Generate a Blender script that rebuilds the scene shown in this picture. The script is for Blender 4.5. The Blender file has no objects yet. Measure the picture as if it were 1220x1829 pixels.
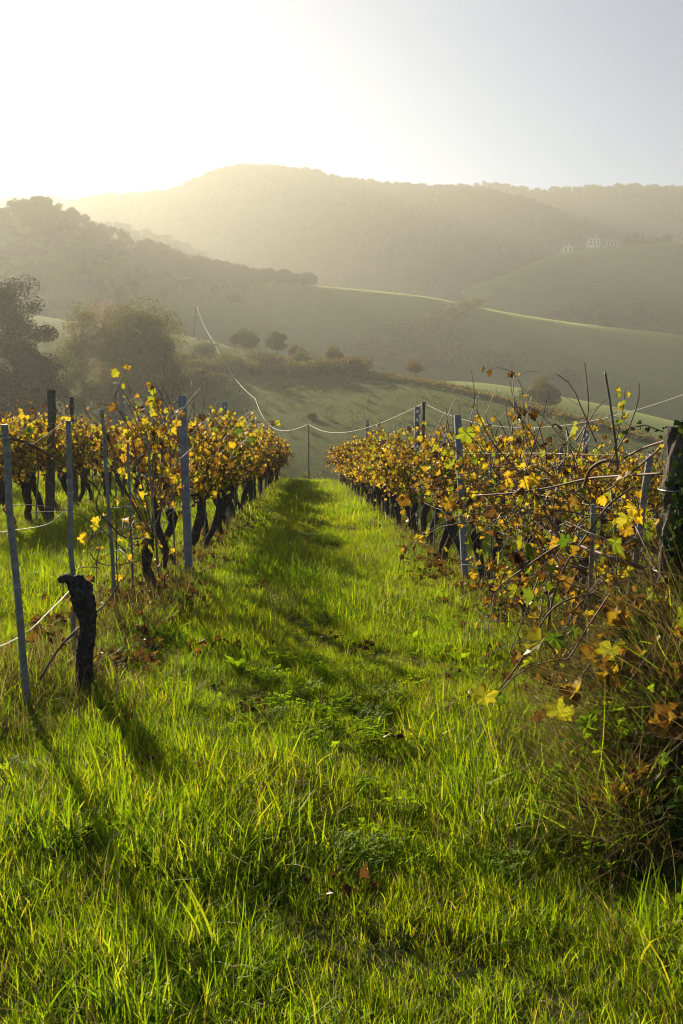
import bpy, math, random
import numpy as np
from mathutils import Vector, Matrix, Euler
from mathutils.bvhtree import BVHTree

R = math.radians
C = bpy.context.scene.collection
sc = bpy.context.scene

# ------------------------------------------------------------------ camera, sky, sun, exposure
CAM_H = 1.5
PITCH, YAW = R(8.5), R(-2.48)
F_PX, W_PX, H_PX = 1500.0, 1220.0, 1829.0
cam = bpy.data.cameras.new('camera'); cam_o = bpy.data.objects.new('camera', cam); C.objects.link(cam_o)
cam.sensor_fit = 'VERTICAL'; cam.sensor_height = 36.0; cam.lens = 36.0 * F_PX / H_PX
cam.clip_start = 0.05; cam.clip_end = 20000
cam_o.location = (0, 0, CAM_H); cam_o.rotation_euler = (math.pi / 2 - PITCH, 0, YAW)
sc.camera = cam_o
CAM_M = Euler((math.pi / 2 - PITCH, 0, YAW)).to_matrix()

SUN_AZ, SUN_EL = R(-27), R(21)          # azimuth clockwise from +Y
w = bpy.data.worlds.new('World'); sc.world = w; w.use_nodes = True
nt = w.node_tree
sky = nt.nodes.new('ShaderNodeTexSky'); sky.sky_type = 'NISHITA'; sky.sun_disc = False
sky.sun_elevation = SUN_EL; sky.sun_rotation = SUN_AZ
sky.altitude = 200; sky.air_density = 0.56; sky.dust_density = 0.25; sky.ozone_density = 1.0
nt.links.new(sky.outputs[0], nt.nodes['Background'].inputs[0])
nt.nodes['Background'].inputs[1].default_value = 0.05

sun = bpy.data.lights.new('sun', 'SUN'); sun.energy = 5.0; sun.angle = R(0.9); sun.color = (1.0, 0.86, 0.66)
sun_o = bpy.data.objects.new('sun', sun); C.objects.link(sun_o)
sdir = Vector((math.sin(SUN_AZ) * math.cos(SUN_EL), math.cos(SUN_AZ) * math.cos(SUN_EL), math.sin(SUN_EL)))
sun_o.rotation_euler = sdir.to_track_quat('Z', 'Y').to_euler(); sun_o.location = sdir * 50

sc.view_settings.view_transform = 'Standard'; sc.view_settings.look = 'None'
sc.view_settings.exposure = 1.55; sc.view_settings.gamma = 1.0
sc.render.engine = 'CYCLES'
cy = sc.cycles
cy.max_bounces = 5; cy.diffuse_bounces = 2; cy.transmission_bounces = 3; cy.glossy_bounces = 1; cy.volume_bounces = 0
cy.filter_width = 1.1; cy.use_denoising = True; cy.denoising_prefilter = 'ACCURATE'; cy.caustics_reflective = False; cy.caustics_refractive = False

HAZE_DENSITY, HAZE_ANISO, HAZE_COLOR = 0.00064, 0.47, (0.655, 0.665, 0.58, 1)

# ------------------------------------------------------------------ helpers
def ray(px, py):
    return (CAM_M @ Vector(((px - W_PX / 2) / F_PX, -(py - H_PX / 2) / F_PX, -1.0))).normalized()
def at(px, py, Y):
    d = ray(px, py)
    return Vector((0, 0, CAM_H)) + d * (Y / d.y)

def link(o, parent=None):
    C.objects.link(o)
    if parent is not None: o.parent = parent
    return o
def tag(o, label=None, cat=None, group=None, kind=None):
    if label: o['label'] = label
    if cat: o['category'] = cat
    if group: o['group'] = group
    if kind: o['kind'] = kind
    return o
def empty(name, loc=(0, 0, 0), rot=(0, 0, 0)):
    o = bpy.data.objects.new(name, None); o.location = loc; o.rotation_euler = rot; o.empty_display_size = 0.2
    return link(o)

class MB:
    """collects vertices and faces; mesh() makes one mesh datablock"""
    def __init__(s): s.V = []; s.F = []; s.M = []; s.A = []; s.E = []; s.G = []; s.n = 0
    def add(s, V, F, mat=0, rnd=0.0, edge=0.0, pid=0):
        V = np.asarray(V, np.float32).reshape(-1, 3); F = np.asarray(F, np.int64)
        s.V.append(V); s.F.append(F + s.n); s.M.append(np.full(len(F), mat, np.int32)); s.G.append(np.full(len(F), pid, np.int32))
        s.A.append(np.broadcast_to(np.asarray(rnd, np.float32), (len(V),))); s.E.append(np.broadcast_to(np.asarray(edge, np.float32), (len(V),)))
        s.n += len(V); return s
    def merge(s, o):
        for V, F, M, A, E, G in zip(o.V, o.F, o.M, o.A, o.E, o.G):
            pass
    def arrays(s):
        V = np.concatenate(s.V); tot = np.concatenate([np.full(len(f), f.shape[1], np.int32) for f in s.F])
        L = np.concatenate([f.ravel() for f in s.F]).astype(np.int32)
        return V, L, tot, np.concatenate(s.M), np.concatenate(s.A), np.concatenate(s.E), np.concatenate(s.G)
    def mesh(s, name, mats, smooth=False):
        me = bpy.data.meshes.new(name)
        V, L, tot, M, A, E, G = s.arrays()
        me.vertices.add(len(V)); me.vertices.foreach_set('co', V.ravel())
        me.loops.add(len(L)); me.loops.foreach_set('vertex_index', L)
        me.polygons.add(len(tot)); st = np.concatenate([[0], np.cumsum(tot)[:-1]]).astype(np.int32)
        me.polygons.foreach_set('loop_start', st); me.polygons.foreach_set('loop_total', tot)
        for m in (mats if isinstance(mats, (list, tuple)) else [mats]): me.materials.append(m)
        me.polygons.foreach_set('material_index', M)
        me.polygons.foreach_set('use_smooth', np.full(len(tot), smooth))
        a = me.attributes.new('rnd', 'FLOAT', 'POINT'); a.data.foreach_set('value', np.ascontiguousarray(A, np.float32))
        a = me.attributes.new('edge', 'FLOAT', 'POINT'); a.data.foreach_set('value', np.ascontiguousarray(E, np.float32))
        me.update(calc_edges=True)
        return me
    def obj(s, name, mats, parent=None, smooth=False, loc=None):
        o = bpy.data.objects.new(name, s.mesh(name, mats, smooth))
        if loc is not None: o.location = loc
        return link(o, parent)

def tube(mb, pts, rad, sides=6, mat=0, rnd=0.0, cap=True, bump=0.0, rng=None):
    P = np.asarray(pts, float); n = len(P); rad = np.broadcast_to(np.asarray(rad, float), (n,))
    T = np.gradient(P, axis=0); T /= np.linalg.norm(T, axis=1)[:, None] + 1e-9
    ref = np.array([0.31, 0.87, 0.12]); U = np.cross(T, ref); U /= np.linalg.norm(U, axis=1)[:, None] + 1e-9
    Wv = np.cross(T, U); a = np.linspace(0, 2 * math.pi, sides, endpoint=False)
    rr = rad[:, None] * np.ones(sides)
    if bump and rng is not None: rr = rr * (1 + bump * (rng.random((n, sides)) - 0.5) * 2)
    V = P[:, None, :] + rr[..., None] * (np.cos(a)[None, :, None] * U[:, None, :] + np.sin(a)[None, :, None] * Wv[:, None, :])
    i = np.arange(n - 1)[:, None] * sides; j = np.arange(sides)[None, :]; k = (j + 1) % sides
    F = np.stack([i + j, i + k, i + sides + k, i + sides + j], -1).reshape(-1, 4)
    base = mb.n
    mb.add(V.reshape(-1, 3), F, mat, rnd)
    if cap:
        c = np.array([[x for x in range(sides)]]); 
        mb.F.append(c[:, ::-1] + base); mb.M.append(np.full(1, mat, np.int32)); mb.G.append(np.zeros(1, np.int32))
        mb.F.append(c + base + (n - 1) * sides); mb.M.append(np.full(1, mat, np.int32)); mb.G.append(np.zeros(1, np.int32))

def gnarl(mb, pts, rad, rng, sides=26, rings=80, mat=0, depth=.13):
    """old trunk with twisting fibrous ridges"""
    n0 = len(pts); t0 = np.linspace(0, 1, n0); t = np.linspace(0, 1, rings)
    P = np.stack([np.interp(t, t0, np.asarray(pts)[:, k]) for k in range(3)], -1); rr = np.interp(t, t0, rad)
    a = np.linspace(0, 2 * math.pi, sides, endpoint=False); p = rng.random(6) * 6.28
    tw = 2.5 * t[:, None] + p[0]
    m = 1 + depth * np.sin(5 * a + tw + .8 * np.sin(9 * t[:, None] + p[1])) + depth * .7 * np.sin(9 * a - 1.7 * tw + np.sin(17 * t[:, None] + p[2])) + .07 * np.sin(23 * t[:, None] + 2 * a + p[3]) + .05 * rng.normal(0, 1, (rings, sides))
    T = np.gradient(P, axis=0); T /= np.linalg.norm(T, axis=1)[:, None] + 1e-9
    U = np.cross(T, np.array([.31, .87, .12])); U /= np.linalg.norm(U, axis=1)[:, None]; W = np.cross(T, U); R_ = rr[:, None] * m
    V = P[:, None] + R_[..., None] * (np.cos(a)[None, :, None] * U[:, None] + np.sin(a)[None, :, None] * W[:, None])
    i = np.arange(rings - 1)[:, None] * sides; j = np.arange(sides)[None]; k = (j + 1) % sides
    F = np.stack([i + j, i + k, i + sides + k, i + sides + j], -1).reshape(-1, 4); base = mb.n; mb.add(V.reshape(-1, 3), F, mat)
    mb.F.append(np.arange(sides)[None] + base + (rings - 1) * sides); mb.M.append(np.full(1, mat, np.int32)); mb.G.append(np.zeros(1, np.int32))
def box(mb, lo, hi, mat=0):
    x0, y0, z0 = lo; x1, y1, z1 = hi
    V = [(x0,y0,z0),(x1,y0,z0),(x1,y1,z0),(x0,y1,z0),(x0,y0,z1),(x1,y0,z1),(x1,y1,z1),(x0,y1,z1)]
    mb.add(V, [(3,2,1,0),(4,5,6,7),(0,1,5,4),(1,2,6,5),(2,3,7,6),(3,0,4,7)], mat)

def spline(ctrl, n):
    """Catmull-Rom through control points"""
    P = np.asarray(ctrl, float); P = np.vstack([2 * P[0] - P[1], P, 2 * P[-1] - P[-2]]); m = len(P) - 3
    t = np.linspace(0, m, n); i = np.minimum(t.astype(int), m - 1); u = (t - i)[:, None]
    a, b, c, d = P[i], P[i + 1], P[i + 2], P[i + 3]
    return 0.5 * (2 * b + (c - a) * u + (2 * a - 5 * b + 4 * c - d) * u**2 + (3 * b - a - 3 * c + d) * u**3)

# ------------------------------------------------------------------ materials
def new_mat(name):
    m = bpy.data.materials.new(name); m.use_nodes = True; n = m.node_tree; n.nodes.clear()
    out = n.nodes.new('ShaderNodeOutputMaterial'); return m, n, out
def N(n, t, **kw):
    x = n.nodes.new(t)
    for k, v in kw.items(): setattr(x, k, v)
    return x
def ramp(n, fac, stops, interp='LINEAR'):
    r = N(n, 'ShaderNodeValToRGB'); e = r.color_ramp; e.interpolation = interp
    while len(e.elements) < len(stops): e.elements.new(0.5)
    for s, (p, c) in zip(e.elements, stops): s.position = p; s.color = (*c, 1)
    n.links.new(fac, r.inputs[0]); return r.outputs[0]
def noise(n, scale, detail=3, vec='Object', rough=0.6):
    g = N(n, 'ShaderNodeTexNoise'); g.inputs['Scale'].default_value = scale; g.inputs['Detail'].default_value = detail; g.inputs['Roughness'].default_value = rough
    if vec == 'World':
        p = N(n, 'ShaderNodeNewGeometry'); n.links.new(p.outputs['Position'], g.inputs['Vector'])
    else:
        t = N(n, 'ShaderNodeTexCoord'); n.links.new(t.outputs[vec], g.inputs['Vector'])
    return g.outputs['Fac']
def mixc(n, a, b, f, blend='MIX'):
    x = N(n, 'ShaderNodeMix', data_type='RGBA', blend_type=blend)
    for s, v in ((x.inputs[0], f), (x.inputs[6], a), (x.inputs[7], b)):
        if isinstance(v, (int, float)): s.default_value = v
        elif isinstance(v, tuple): s.default_value = (*v, 1)
        else: n.links.new(v, s)
    return x.outputs[2]
def attr(n, name):
    a = N(n, 'ShaderNodeAttribute', attribute_name=name); return a.outputs['Fac']
def maprange(n, v, a, b, c=0.0, d=1.0):
    x = N(n, 'ShaderNodeMapRange'); n.links.new(v, x.inputs[0])
    for i, q in enumerate((a, b, c, d)): x.inputs[i + 1].default_value = q
    return x.outputs[0]

def leafy(name, col_fn, trans=0.5, gloss=0.06, rough=0.35, tint=(1.25, 1.2, 0.7)):
    """thin leaf: diffuse + translucent + a little gloss"""
    m, n, out = new_mat(name); col = col_fn(n)
    d = N(n, 'ShaderNodeBsdfDiffuse'); t = N(n, 'ShaderNodeBsdfTranslucent'); g = N(n, 'ShaderNodeBsdfGlossy')
    g.inputs['Roughness'].default_value = rough; g.inputs['Color'].default_value = (1, 0.97, 0.9, 1)
    n.links.new(col, d.inputs['Color'])
    n.links.new(mixc(n, col, tint, 1.0, 'MULTIPLY'), t.inputs['Color'])
    a = N(n, 'ShaderNodeMixShader'); a.inputs[0].default_value = trans
    n.links.new(d.outputs[0], a.inputs[1]); n.links.new(t.outputs[0], a.inputs[2])
    fr = N(n, 'ShaderNodeFresnel'); fr.inputs[0].default_value = 1.35
    mm = N(n, 'ShaderNodeMath', operation='MULTIPLY'); n.links.new(fr.outputs[0], mm.inputs[0]); mm.inputs[1].default_value = gloss * 4; cl = N(n, 'ShaderNodeMath', operation='MINIMUM'); n.links.new(mm.outputs[0], cl.inputs[0]); cl.inputs[1].default_value = gloss
    b = N(n, 'ShaderNodeMixShader'); n.links.new(cl.outputs[0], b.inputs[0])
    n.links.new(a.outputs[0], b.inputs[1]); n.links.new(g.outputs[0], b.inputs[2]); n.links.new(b.outputs[0], out.inputs[0])
    return m
def solid(name, col_fn, rough=0.8, metal=0.0, bump=None, spec=0.3, sheen=0.0):
    m, n, out = new_mat(name); p = N(n, 'ShaderNodeBsdfPrincipled'); p.inputs['Roughness'].default_value = rough; p.inputs['Metallic'].default_value = metal
    p.inputs['Specular IOR Level'].default_value = spec
    p.inputs['Sheen Weight'].default_value = sheen; p.inputs['Sheen Roughness'].default_value = 0.45; p.inputs['Sheen Tint'].default_value = (0.75, 0.85, 0.28, 1)
    n.links.new(col_fn(n), p.inputs['Base Color'])
    if bump:
        b = N(n, 'ShaderNodeBump'); b.inputs['Strength'].default_value = bump[1]; b.inputs['Distance'].default_value = bump[2] if len(bump) > 2 else 0.02
        n.links.new(noise(n, bump[0], 4), b.inputs['Height']); n.links.new(b.outputs[0], p.inputs['Normal'])
    n.links.new(p.outputs[0], out.inputs[0]); return m

def grass_col(n):
    base = ramp(n, attr(n, 'rnd'), [(0, (0.05, 0.11, 0.006)), (0.35, (0.115, 0.215, 0.010)), (0.7, (0.19, 0.285, 0.014)), (0.9, (0.28, 0.30, 0.03)), (1, (0.34, 0.27, 0.09))])
    big = noise(n, 0.55, 3, 'World'); k = maprange(n, big, 0.36, 0.66)
    return mixc(n, base, mixc(n, base, (1.25, 1.0, 0.7), 1.0, 'MULTIPLY'), k)
M_GRASS = leafy('grass_blade', grass_col, trans=0.68, gloss=0.012, rough=0.42, tint=(1.76, 1.70, 0.5))
M_DRY = leafy('dry_blade', lambda n: ramp(n, attr(n, 'rnd'), [(0, (0.06, 0.042, 0.018)), (0.5, (0.19, 0.14, 0.06)), (1, (0.34, 0.27, 0.13))]), trans=0.42, gloss=0.02)
M_WEED = leafy('broad_weed', lambda n: ramp(n, attr(n, 'rnd'), [(0, (0.07, 0.13, 0.010)), (0.6, (0.13, 0.22, 0.012)), (1, (0.20, 0.28, 0.02))]), trans=0.55, gloss=0.01, rough=0.5, tint=(1.9, 1.8, 0.5))
def vine_col(n):
    c = ramp(n, attr(n, 'rnd'), [(0.0, (0.045, 0.022, 0.012)), (0.18, (0.10, 0.052, 0.02)), (0.34, (0.19, 0.115, 0.026)), (0.48, (0.36, 0.225, 0.024)), (0.64, (0.50, 0.365, 0.028)), (0.78, (0.33, 0.315, 0.034)), (0.92, (0.17, 0.23, 0.02)), (1, (0.07, 0.13, 0.015))])
    br = mixc(n, c, (0.5, 0.26, 0.18), 1.0, 'MULTIPLY')
    e = N(n, 'ShaderNodeMath', operation='ADD'); n.links.new(attr(n, 'edge'), e.inputs[0]); n.links.new(maprange(n, noise(n, 14, 2), 0.3, 0.7, -0.45, 0.35), e.inputs[1])
    return mixc(n, c, br, maprange(n, e.outputs[0], 0.72, 1.1))
M_VLEAF = leafy('vine_leaf', vine_col, trans=0.55, gloss=0.05, rough=0.4, tint=(1.42, 1.36, 0.62))
M_IVY = leafy('ivy_leaf', lambda n: ramp(n, attr(n, 'rnd'), [(0, (0.012, 0.03, 0.008)), (0.7, (0.03, 0.06, 0.012)), (1, (0.08, 0.10, 0.02))]), trans=0.25, gloss=0.018, rough=0.4)
M_BARK = solid('vine_bark', lambda n: ramp(n, noise(n, 30, 5), [(0.3, (0.012, 0.009, 0.007)), (0.55, (0.05, 0.038, 0.03)), (0.75, (0.13, 0.105, 0.085))]), 0.95, bump=(60, 1.0, 0.02))
M_CANE = solid('vine_cane', lambda n: ramp(n, noise(n, 12, 3), [(0.3, (0.055, 0.028, 0.018)), (0.7, (0.17, 0.095, 0.06))]), 0.6, spec=0.4)
M_STEEL = solid('galvanised_steel', lambda n: ramp(n, noise(n, 22, 6, rough=.75), [(0.28, (0.10, 0.075, 0.055)), (0.48, (0.19, 0.175, 0.145)), (0.72, (0.31, 0.295, 0.25))]), 0.6, 0.15)
M_CONC = solid('concrete', lambda n: ramp(n, noise(n, 11, 5), [(0.25, (0.15, 0.15, 0.16)), (0.75, (0.33, 0.33, 0.34))]), 0.9, bump=(45, 0.4, 0.01))
M_WOOD = solid('weathered_wood', lambda n: ramp(n, noise(n, 16, 5), [(0.3, (0.045, 0.036, 0.026)), (0.7, (0.16, 0.13, 0.095))]), 0.95, bump=(35, 0.9, 0.02))
M_WIRE = solid('pale_cable', lambda n: ramp(n, noise(n, 5, 2), [(0.3, (0.36, 0.34, 0.30)), (0.7, (0.48, 0.45, 0.4))]), 0.5)
M_TWIRE = solid('trellis_wire', lambda n: ramp(n, noise(n, 5, 2), [(0.3, (0.30, 0.29, 0.26)), (0.7, (0.45, 0.43, 0.39))]), 0.45, 0.4)

def soil_col(n):
    a = ramp(n, noise(n, 1.3, 5, 'World'), [(0.3, (0.020, 0.028, 0.008)), (0.7, (0.045, 0.055, 0.014))])
    return mixc(n, a, (0.06, 0.042, 0.022), maprange(n, noise(n, 6.0, 4, 'World'), 0.5, 0.7))
M_SOIL = solid('meadow_soil', soil_col, 1.0, bump=(8, 0.8, 0.05), spec=0.05)
def field_mat(name, c0, c1, c2, s1=0.02, s2=0.3, rows=None, sheen=0.7):
    def f(n):
        a = ramp(n, noise(n, s1, 4, 'World'), [(0.35, c0), (0.65, c1)])
        b = mixc(n, a, c2, maprange(n, noise(n, s2, 5, 'World'), 0.5, 0.72))
        if rows:
            wv = N(n, 'ShaderNodeTexWave', wave_type='BANDS', bands_direction='X'); g = N(n, 'ShaderNodeNewGeometry'); mp = N(n, 'ShaderNodeMapping')
            mp.inputs['Rotation'].default_value = (0, 0, rows[1]); n.links.new(g.outputs['Position'], mp.inputs['Vector']); n.links.new(mp.outputs[0], wv.inputs['Vector'])
            wv.inputs['Scale'].default_value = rows[0]; wv.inputs['Distortion'].default_value = 3.0; wv.inputs['Detail'].default_value = 2
            b = mixc(n, b, rows[2], maprange(n, wv.outputs['Fac'], 0.3, 1.0, 0.0, 0.7))
        return mixc(n, b, ramp(n, noise(n, s2 * 5, 6, 'World', .8), [(0.3, (.62, .62, .66)), (0.7, (1.25, 1.22, 1.1))]), 1.0, 'MULTIPLY')
    return solid(name, f, 1.0, spec=0.02, sheen=sheen)
M_F1 = field_mat('vineyard_slope', (0.058, 0.095, 0.022), (0.09, 0.125, 0.028), (0.10, 0.09, 0.036), 0.04, 0.35, rows=(0.10, 0.35, (0.075, 0.075, 0.03)), sheen=0.035)
M_F1B = field_mat('green_meadow', (0.075, 0.125, 0.022), (0.10, 0.15, 0.028), (0.09, 0.11, 0.03), 0.03, 0.2, sheen=0.13)
M_F2 = field_mat('hill_pasture', (0.055, 0.10, 0.022), (0.08, 0.125, 0.028), (0.075, 0.08, 0.03), 0.010, 0.06, sheen=0.22)
M_F3 = field_mat('wooded_hill', (0.040, 0.042, 0.018), (0.060, 0.058, 0.025), (0.03, 0.033, 0.014), 0.008, 0.05, sheen=0.0)
M_VALLEY = field_mat('valley_land', (0.05, 0.07, 0.02), (0.06, 0.08, 0.025), (0.06, 0.05, 0.025), 0.01, 0.08)

def tree_mat(name, a, b, c, tr=0.35):
    return leafy(name, lambda n: ramp(n, attr(n, 'rnd'), [(0, a), (0.5, b), (1, c)]), trans=tr, gloss=0.02, rough=0.5, tint=(1.4, 1.35, 0.7))
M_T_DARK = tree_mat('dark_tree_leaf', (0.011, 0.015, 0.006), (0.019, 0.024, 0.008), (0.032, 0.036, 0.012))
M_T_OLIVE = tree_mat('olive_tree_leaf', (0.05, 0.052, 0.016), (0.09, 0.085, 0.024), (0.14, 0.12, 0.034), .5)
M_T_GREEN = tree_mat('green_tree_leaf', (0.05, 0.065, 0.018), (0.08, 0.10, 0.025), (0.13, 0.14, 0.03))
M_T_RUST = tree_mat('rust_tree_leaf', (0.08, 0.05, 0.02), (0.13, 0.08, 0.028), (0.18, 0.115, 0.04), .5)
M_TBARK = solid('tree_bark', lambda n: ramp(n, noise(n, 4, 4), [(0.3, (0.03, 0.025, 0.02)), (0.7, (0.08, 0.065, 0.05))]), 1.0)

# ------------------------------------------------------------------ terrain
_b = np.random.default_rng(5); _ph = _b.random((10, 4))
def bumps(x, y):
    s = 0
    for k in range(10):
        f = 0.5 * 1.45 ** k
        s = s + (0.075 / (1 + k * 0.9)) * np.sin(f * (x * math.cos(_ph[k, 0] * 6.28) + y * math.sin(_ph[k, 0] * 6.28)) + _ph[k, 1] * 6.28)
    return s * 0.45
def gz(x, y):
    x = np.asarray(x, float); y = np.asarray(y, float)
    t = np.maximum(0, y - 44); t2 = np.minimum(t, 22)
    return -0.08 * y - 0.06 * np.clip(x, -14, 14) - (0.010 * t2 ** 2 + 0.44 * (t - t2)) + bumps(x, y) * np.clip((y + 3) / 4, 0.2, 1)

def grid_mesh(name, X, Y, Z, mat):
    ny, nx = X.shape; V = np.stack([X, Y, Z], -1).reshape(-1, 3)
    i = np.arange(ny - 1)[:, None] * nx; j = np.arange(nx - 1)[None, :]
    F = np.stack([i + j, i + j + 1, i + nx + j + 1, i + nx + j], -1).reshape(-1, 4)
    mb = MB(); mb.add(V, F); o = mb.obj(name, mat, smooth=True)
    BVH[name] = BVHTree.FromPolygons([tuple(v) for v in V], [tuple(int(q) for q in f) for f in F])
    tag(o, kind='structure'); return o
BVH = {}
def axis(*segs):
    out = []
    for a, b, s in segs: out += list(np.arange(a, b - 1e-6, s))
    return np.array(out + [segs[-1][1]])
xs = axis((-120, -30, 6), (-30, -9, 0.8), (-9, 9, 0.22), (9, 30, 0.8), (30, 120, 6)); ys = axis((-12, 0, 0.8), (0, 14, 0.2), (14, 60, 0.5), (60, 110, 3))
gx, gy = np.meshgrid(xs, ys); grid_mesh('vineyard_ground', gx, gy, gz(gx, gy), M_SOIL)
vx, vy = np.meshgrid(np.linspace(-9000, 9000, 40), np.linspace(-2500, 12000, 40)); grid_mesh('valley_ground', vx, vy, np.full_like(vx, -34.0), M_VALLEY)

CREST = {}
def hill(name, crest, foot_y, foot_z, mat, steep=0.6, rnd=0.06, back=1.2, nu=240, nv=60, amp=0.0, seed=0):
    """a landform: its crest follows the given ridge, falls to a foot on the near side and away behind"""
    P = np.array([tuple(at(*c)) for c in crest]); t = np.linspace(0, 1, len(P))
    P = spline(P, nu); rng = np.random.default_rng(seed); CREST[name] = P
    u = np.linspace(0, 1, nu)
    v = np.linspace(0, 1, nv) ** 1.4
    fy = np.full(nu, foot_y)
    Yf = P[:, 1][None] + (fy - P[:, 1])[None] * v[:, None]
    Zf = foot_z + (P[:, 2] - foot_z)[None] * (1 - steep * (np.sqrt(v ** 2 + rnd ** 2) - rnd)[:, None] / (math.sqrt(1 + rnd ** 2) - rnd) - (1 - steep) * v[:, None] ** 2)
    X = np.broadcast_to(P[:, 0][None], Yf.shape)
    vb = np.linspace(0, 1, 14)[1:]
    span = (P[:, 1] - fy) * back
    Yb = P[:, 1][None] + span[None] * vb[:, None]; Zb = -40 + (P[:, 2] + 40)[None] * (1 - vb[:, None] ** 1.5)
    Xb = np.broadcast_to(P[:, 0][None], Yb.shape)
    X = np.vstack([X[::-1], Xb]); Y = np.vstack([Yf[::-1], Yb]); Z = np.vstack([Zf[::-1], Zb]).copy()
    if amp:
        wgt = np.concatenate([np.sin(np.pi * np.clip(v[::-1], 0, 1)) ** 1.3, np.zeros(len(vb))])[:, None]
        s = 0
        for k in range(9):
            f = (2.2 / max(1.0, (P[:, 1].mean() - foot_y))) * 1.5 ** k * 2; a, b_, c = rng.random(3) * 6.28
            s = s + np.sin(f * (X * math.cos(a) + Y * math.sin(a)) + b_) / 1.5 ** k
        Z += amp * s * wgt
    return grid_mesh(name, X, Y, Z, mat)

hill('vineyard_hillside', [(-420, 500, 240), (-200, 525, 240), (0, 549, 238), (60, 562, 238), (130, 574, 236), (240, 588, 232), (320, 599, 228), (380, 610, 225), (440, 628, 222), (520, 642, 218), (620, 658, 212), (740, 675, 205), (830, 691, 200), (960, 723, 190), (1080, 754, 182), (1180, 783, 175), (1300, 815, 168), (1600, 880, 150)], 58, -22, M_F1, steep=0.85, rnd=.10, amp=0.5, seed=1)
hill('meadow_slope', [(600, 720, 310), (700, 690, 306), (780, 681, 302), (850, 683, 300), (920, 692, 298), (960, 700, 295), (1080, 724, 290), (1220, 757, 280), (1400, 800, 270), (1600, 840, 262)], 180, -34, M_F1B, steep=0.8, rnd=.2, seed=2)
hill('pasture_hill', [(-420, 420, 426), (-250, 395, 426), (-100, 380, 426), (0, 386, 426), (60, 376, 426), (95, 380, 428), (130, 396, 430), (200, 422, 435), (280, 455, 441), (330, 474, 447), (400, 490, 453), (460, 500, 456), (550, 509, 459), (700, 523, 467), (780, 534, 472), (850, 549, 476), (1000, 574, 484), (1220, 600, 492), (1400, 626, 496), (1650, 660, 500)], 340, -36, M_F2, rnd=.20, steep=.85, amp=1.2, seed=3)
hill('wooded_spur', [(-50, 420, 669), (120, 414, 669), (200, 413, 669), (240, 420, 669), (300, 436, 669), (350, 455, 669), (420, 500, 669), (500, 560, 669)], 520, -36, M_F3, amp=2.0, seed=4)
hill('knoll_pasture', [(820, 520, 705), (900, 492, 712), (960, 466, 718), (1010, 451, 722), (1060, 443, 725), (1130, 438, 727), (1200, 433, 728), (1270, 428, 730), (1420, 425, 730), (1650, 440, 730)], 540, -36, M_F2, amp=3.0, seed=5)
hill('wooded_mountain', [(40, 440, 975), (130, 378, 975), (200, 362, 975), (260, 359, 975), (310, 354, 968), (350, 337, 959), (390, 320, 951), (425, 312, 951), (470, 311, 951), (540, 315, 951), (600, 328, 951), (690, 340, 951), (760, 345, 942), (830, 347, 934), (900, 360, 926), (950, 374, 918), (1000, 398, 909), (1050, 425, 901), (1100, 460, 893), (1200, 520, 877)], 600, -36, M_F3, amp=7.0, steep=0.85, seed=6)
hill('far_ridge', [(700, 400, 1080), (800, 352, 1080), (850, 342, 1080), (900, 345, 1080), (945, 352, 1080), (975, 354, 1080), (1000, 349, 1080), (1060, 347, 1080), (1100, 346, 1080), (1150, 345, 1080), (1190, 349, 1080), (1260, 350, 1080), (1450, 380, 1080), (1700, 420, 1080)], 780, -36, M_F3, amp=4.0, steep=0.75, seed=7)
hill('distant_hills', [(-300, 365, 1124), (-60, 354, 1124), (40, 352, 1124), (90, 349, 1124), (130, 357, 1124), (180, 372, 1124), (300, 420, 1124)], 850, -36, M_F3, seed=8)

def ground_at(x, y, names=None):
    best = -1e9
    for k, b in BVH.items():
        if names and k not in names: continue
        h = b.ray_cast(Vector((x, y, 3000)), Vector((0, 0, -1)))
        if h[0] is not None: best = max(best, h[0].z)
    return best
def hit(px, py, names=None, tries=12):
    for k in range(tries):
        q = hit_once(px, py + 2.5 * k, names)
        if q is not None: return q
    return None
def hit_once(px, py, names=None):
    d = ray(px, py); best = None; o = Vector((0, 0, CAM_H))
    for k, b in BVH.items():
        if names and k not in names: continue
        h = b.ray_cast(o, d)
        if h[0] is not None and (best is None or h[3] < best[1]): best = (h[0], h[3])
    return best[0] if best else None

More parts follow.
